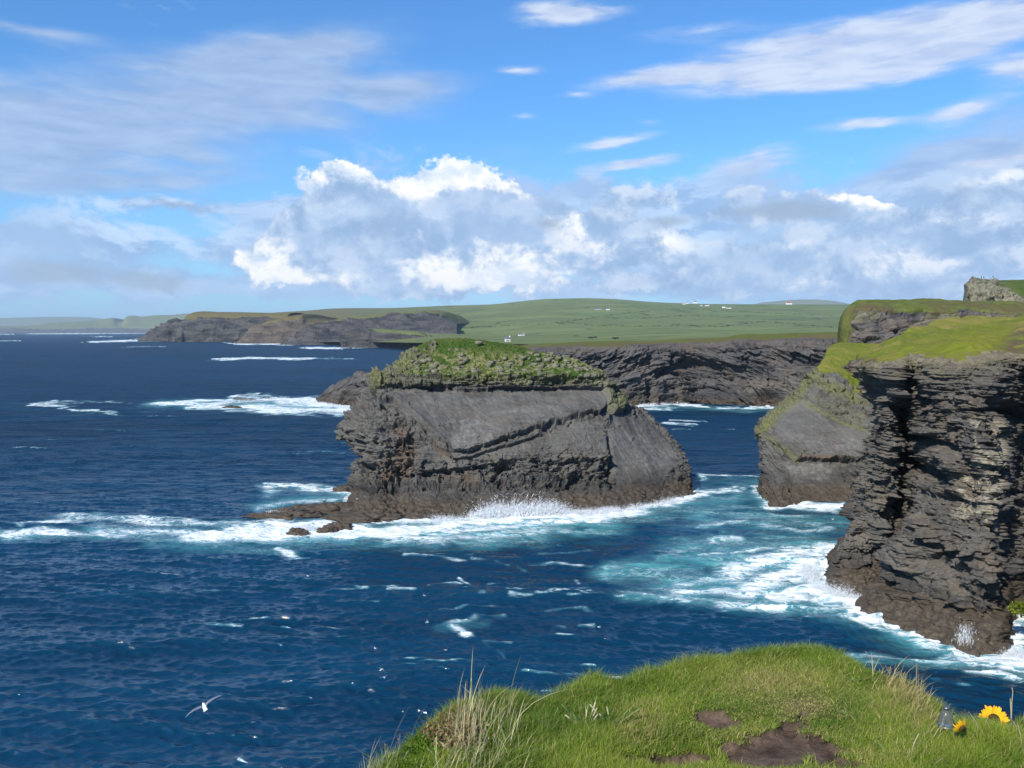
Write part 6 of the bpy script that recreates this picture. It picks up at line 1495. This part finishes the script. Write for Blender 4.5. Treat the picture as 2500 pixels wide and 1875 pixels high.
# ================================================================ GULLS
GWHITE = simple_mat('white_feathers', (0.80, 0.80, 0.78), 0.8, 0.2, 12, 0.04); GGREY = simple_mat('grey_feathers', (0.15, 0.165, 0.21), 0.8, 0.2, 12, 0.12); GBEAK = simple_mat('yellow_beak', (0.7, 0.45, 0.08), 0.5, 0.3)
def gull_mesh(name, span=1.25, fold=0.0, up=0.25):
    """one continuous body with wings: lofts along the spine and along each wing, then joined by a boolean-free remesh"""
    bm = bmesh.new()
    spine = [(-0.30,0.004,0.02,0.075),(-0.20,0.0,0.022,0.06),(-0.10,0.0,0.055,0.06),(0.02,0.0,0.075,0.075),(0.12,0.005,0.070,0.072),(0.20,0.02,0.045,0.045),(0.25,0.03,0.040,0.040),(0.29,0.032,0.036,0.034),(0.32,0.028,0.016,0.014),(0.35,0.020,0.006,0.006)]
    rings = [[(x, w*math.cos(a), z + h*math.sin(a)) for a in np.linspace(0, 2*math.pi, 13)[:-1]] for x, z, h, w in spine]
    loft(rings, bm)
    for s in (-1, 1):
        st = [(0.02,0.02,0.09,0.20,0.022),(0.16,0.22,0.12,0.19,0.016),(0.34,0.42,0.10,0.15,0.010),(0.52,0.62,0.04,0.10,0.006),(0.62,1.0,-0.06,0.02,0.003)]
        rr = []
        for (yy, f, xo, ch, th) in st:
            y = s*yy*span/1.25; z = 0.03 + up*(math.sin(min(f, 0.45)*3.4)*0.22 - max(f-0.45, 0)*0.12)
            rr.append([(xo - 0.02 + ch*0.5*math.cos(a), y, z + th*math.sin(a)) for a in np.linspace(0, 2*math.pi, 11)[:-1]])
        loft(rr if s > 0 else [list(reversed(r)) for r in rr], bm)
    bmesh.ops.recalc_face_normals(bm, faces=bm.faces)
    me = bpy.data.meshes.new(name); bm.to_mesh(me); bm.free(); me.materials.append(GWHITE); me.materials.append(GGREY)
    for p in me.polygons:
        p.use_smooth = True; p.material_index = 1 if (abs(p.center.y) > 0.085 and p.normal.z > 0.0) else 0
    return me
GM = gull_mesh('gull'); GM2 = gull_mesh('gull_banked', up=0.8)
def gull(px, py, Y, rot, label, me=GM, scale=1.0, z=None, first=[]):
    o = bpy.data.objects.new('gull', me); COL.objects.link(o); p = pt(px, py, Y) if z is None else sea(px, py, z)
    o.location = p; o.rotation_euler = rot; o.scale = (scale,)*3
    tag(o, label, 'gull', 'gulls over the water'); return o
_x = Vector((-0.42, 0.9, -0.05)).normalized(); _y = Vector((-0.87, -0.35, -0.42)); _y = (_y - _x*_y.dot(_x)).normalized(); _e = Matrix((_x, _y, _x.cross(_y))).transposed().to_euler()
g0 = gull(500, 1727, 27.5, _e, 'white and grey gull gliding with spread wings over the open water at lower left', GM)
for i, (px, py, lb) in enumerate([(1036,1454,'small white gull low over the water, left of the foam patch'), (1088,1587,'tiny white gull above the tall dry grass clump'), (916,1583,'tiny white gull left of the straw clump, higher than the close pair'),
    (931,1635,'upper gull of the close pair left of the straw clump'), (938,1654,'lower gull of the close pair left of the straw clump'), (1463,1531,'tiny white gull over the water below the foam lines'), (583,1852,'white gull skimming the water near the bottom of the photo'),
    (752,1406,'tiny white gull over dark water below the reef'), (1043,1519,'faint tiny gull between the foam patch and the straw clump'), (1463,1280,'small white gull by the water in front of the sea stack'), (2033,1268,'white gull low over the channel beside the near cliff')]):
    gull(px, py, None, (R(RNG.uniform(-35, 35)), R(RNG.uniform(-15, 15)), R(RNG.uniform(0, 360))), lb, GM if i % 2 else GM2, 0.62, z=RNG.uniform(1.0, 8.0))
gull(873, 1218, 169, (0, 0, R(200)), 'white gull perched at the left foot of the sea stack', GM2, 0.9)
gull(2323, 651, 260, (R(20), 0, R(60)), 'tiny dark bird high in the sky, above the far promontory', GM, 0.8)
gull(2405, 565, 300, (R(-20), 0, R(30)), 'tiny bird highest in the sky at the right', GM, 0.8)

# ================================================================ AIR
def build_haze():
    m, nt = new_mat('haze_air')
    v = nt.node('ShaderNodeVolumePrincipled', {'Color': (0.62, 0.80, 1.0, 1), 'Density': HAZE, 'Anisotropy': 0.0})
    nt.node('ShaderNodeOutputMaterial', {'Volume': v.outputs[0]})
    bm = bmesh.new(); box_bm(bm, -42000, 42000, -300, 42500, -12, 620); o = bm_obj('haze', bm, m); tag(o, kind='stuff')
HAZE = 3.2e-5
build_haze()
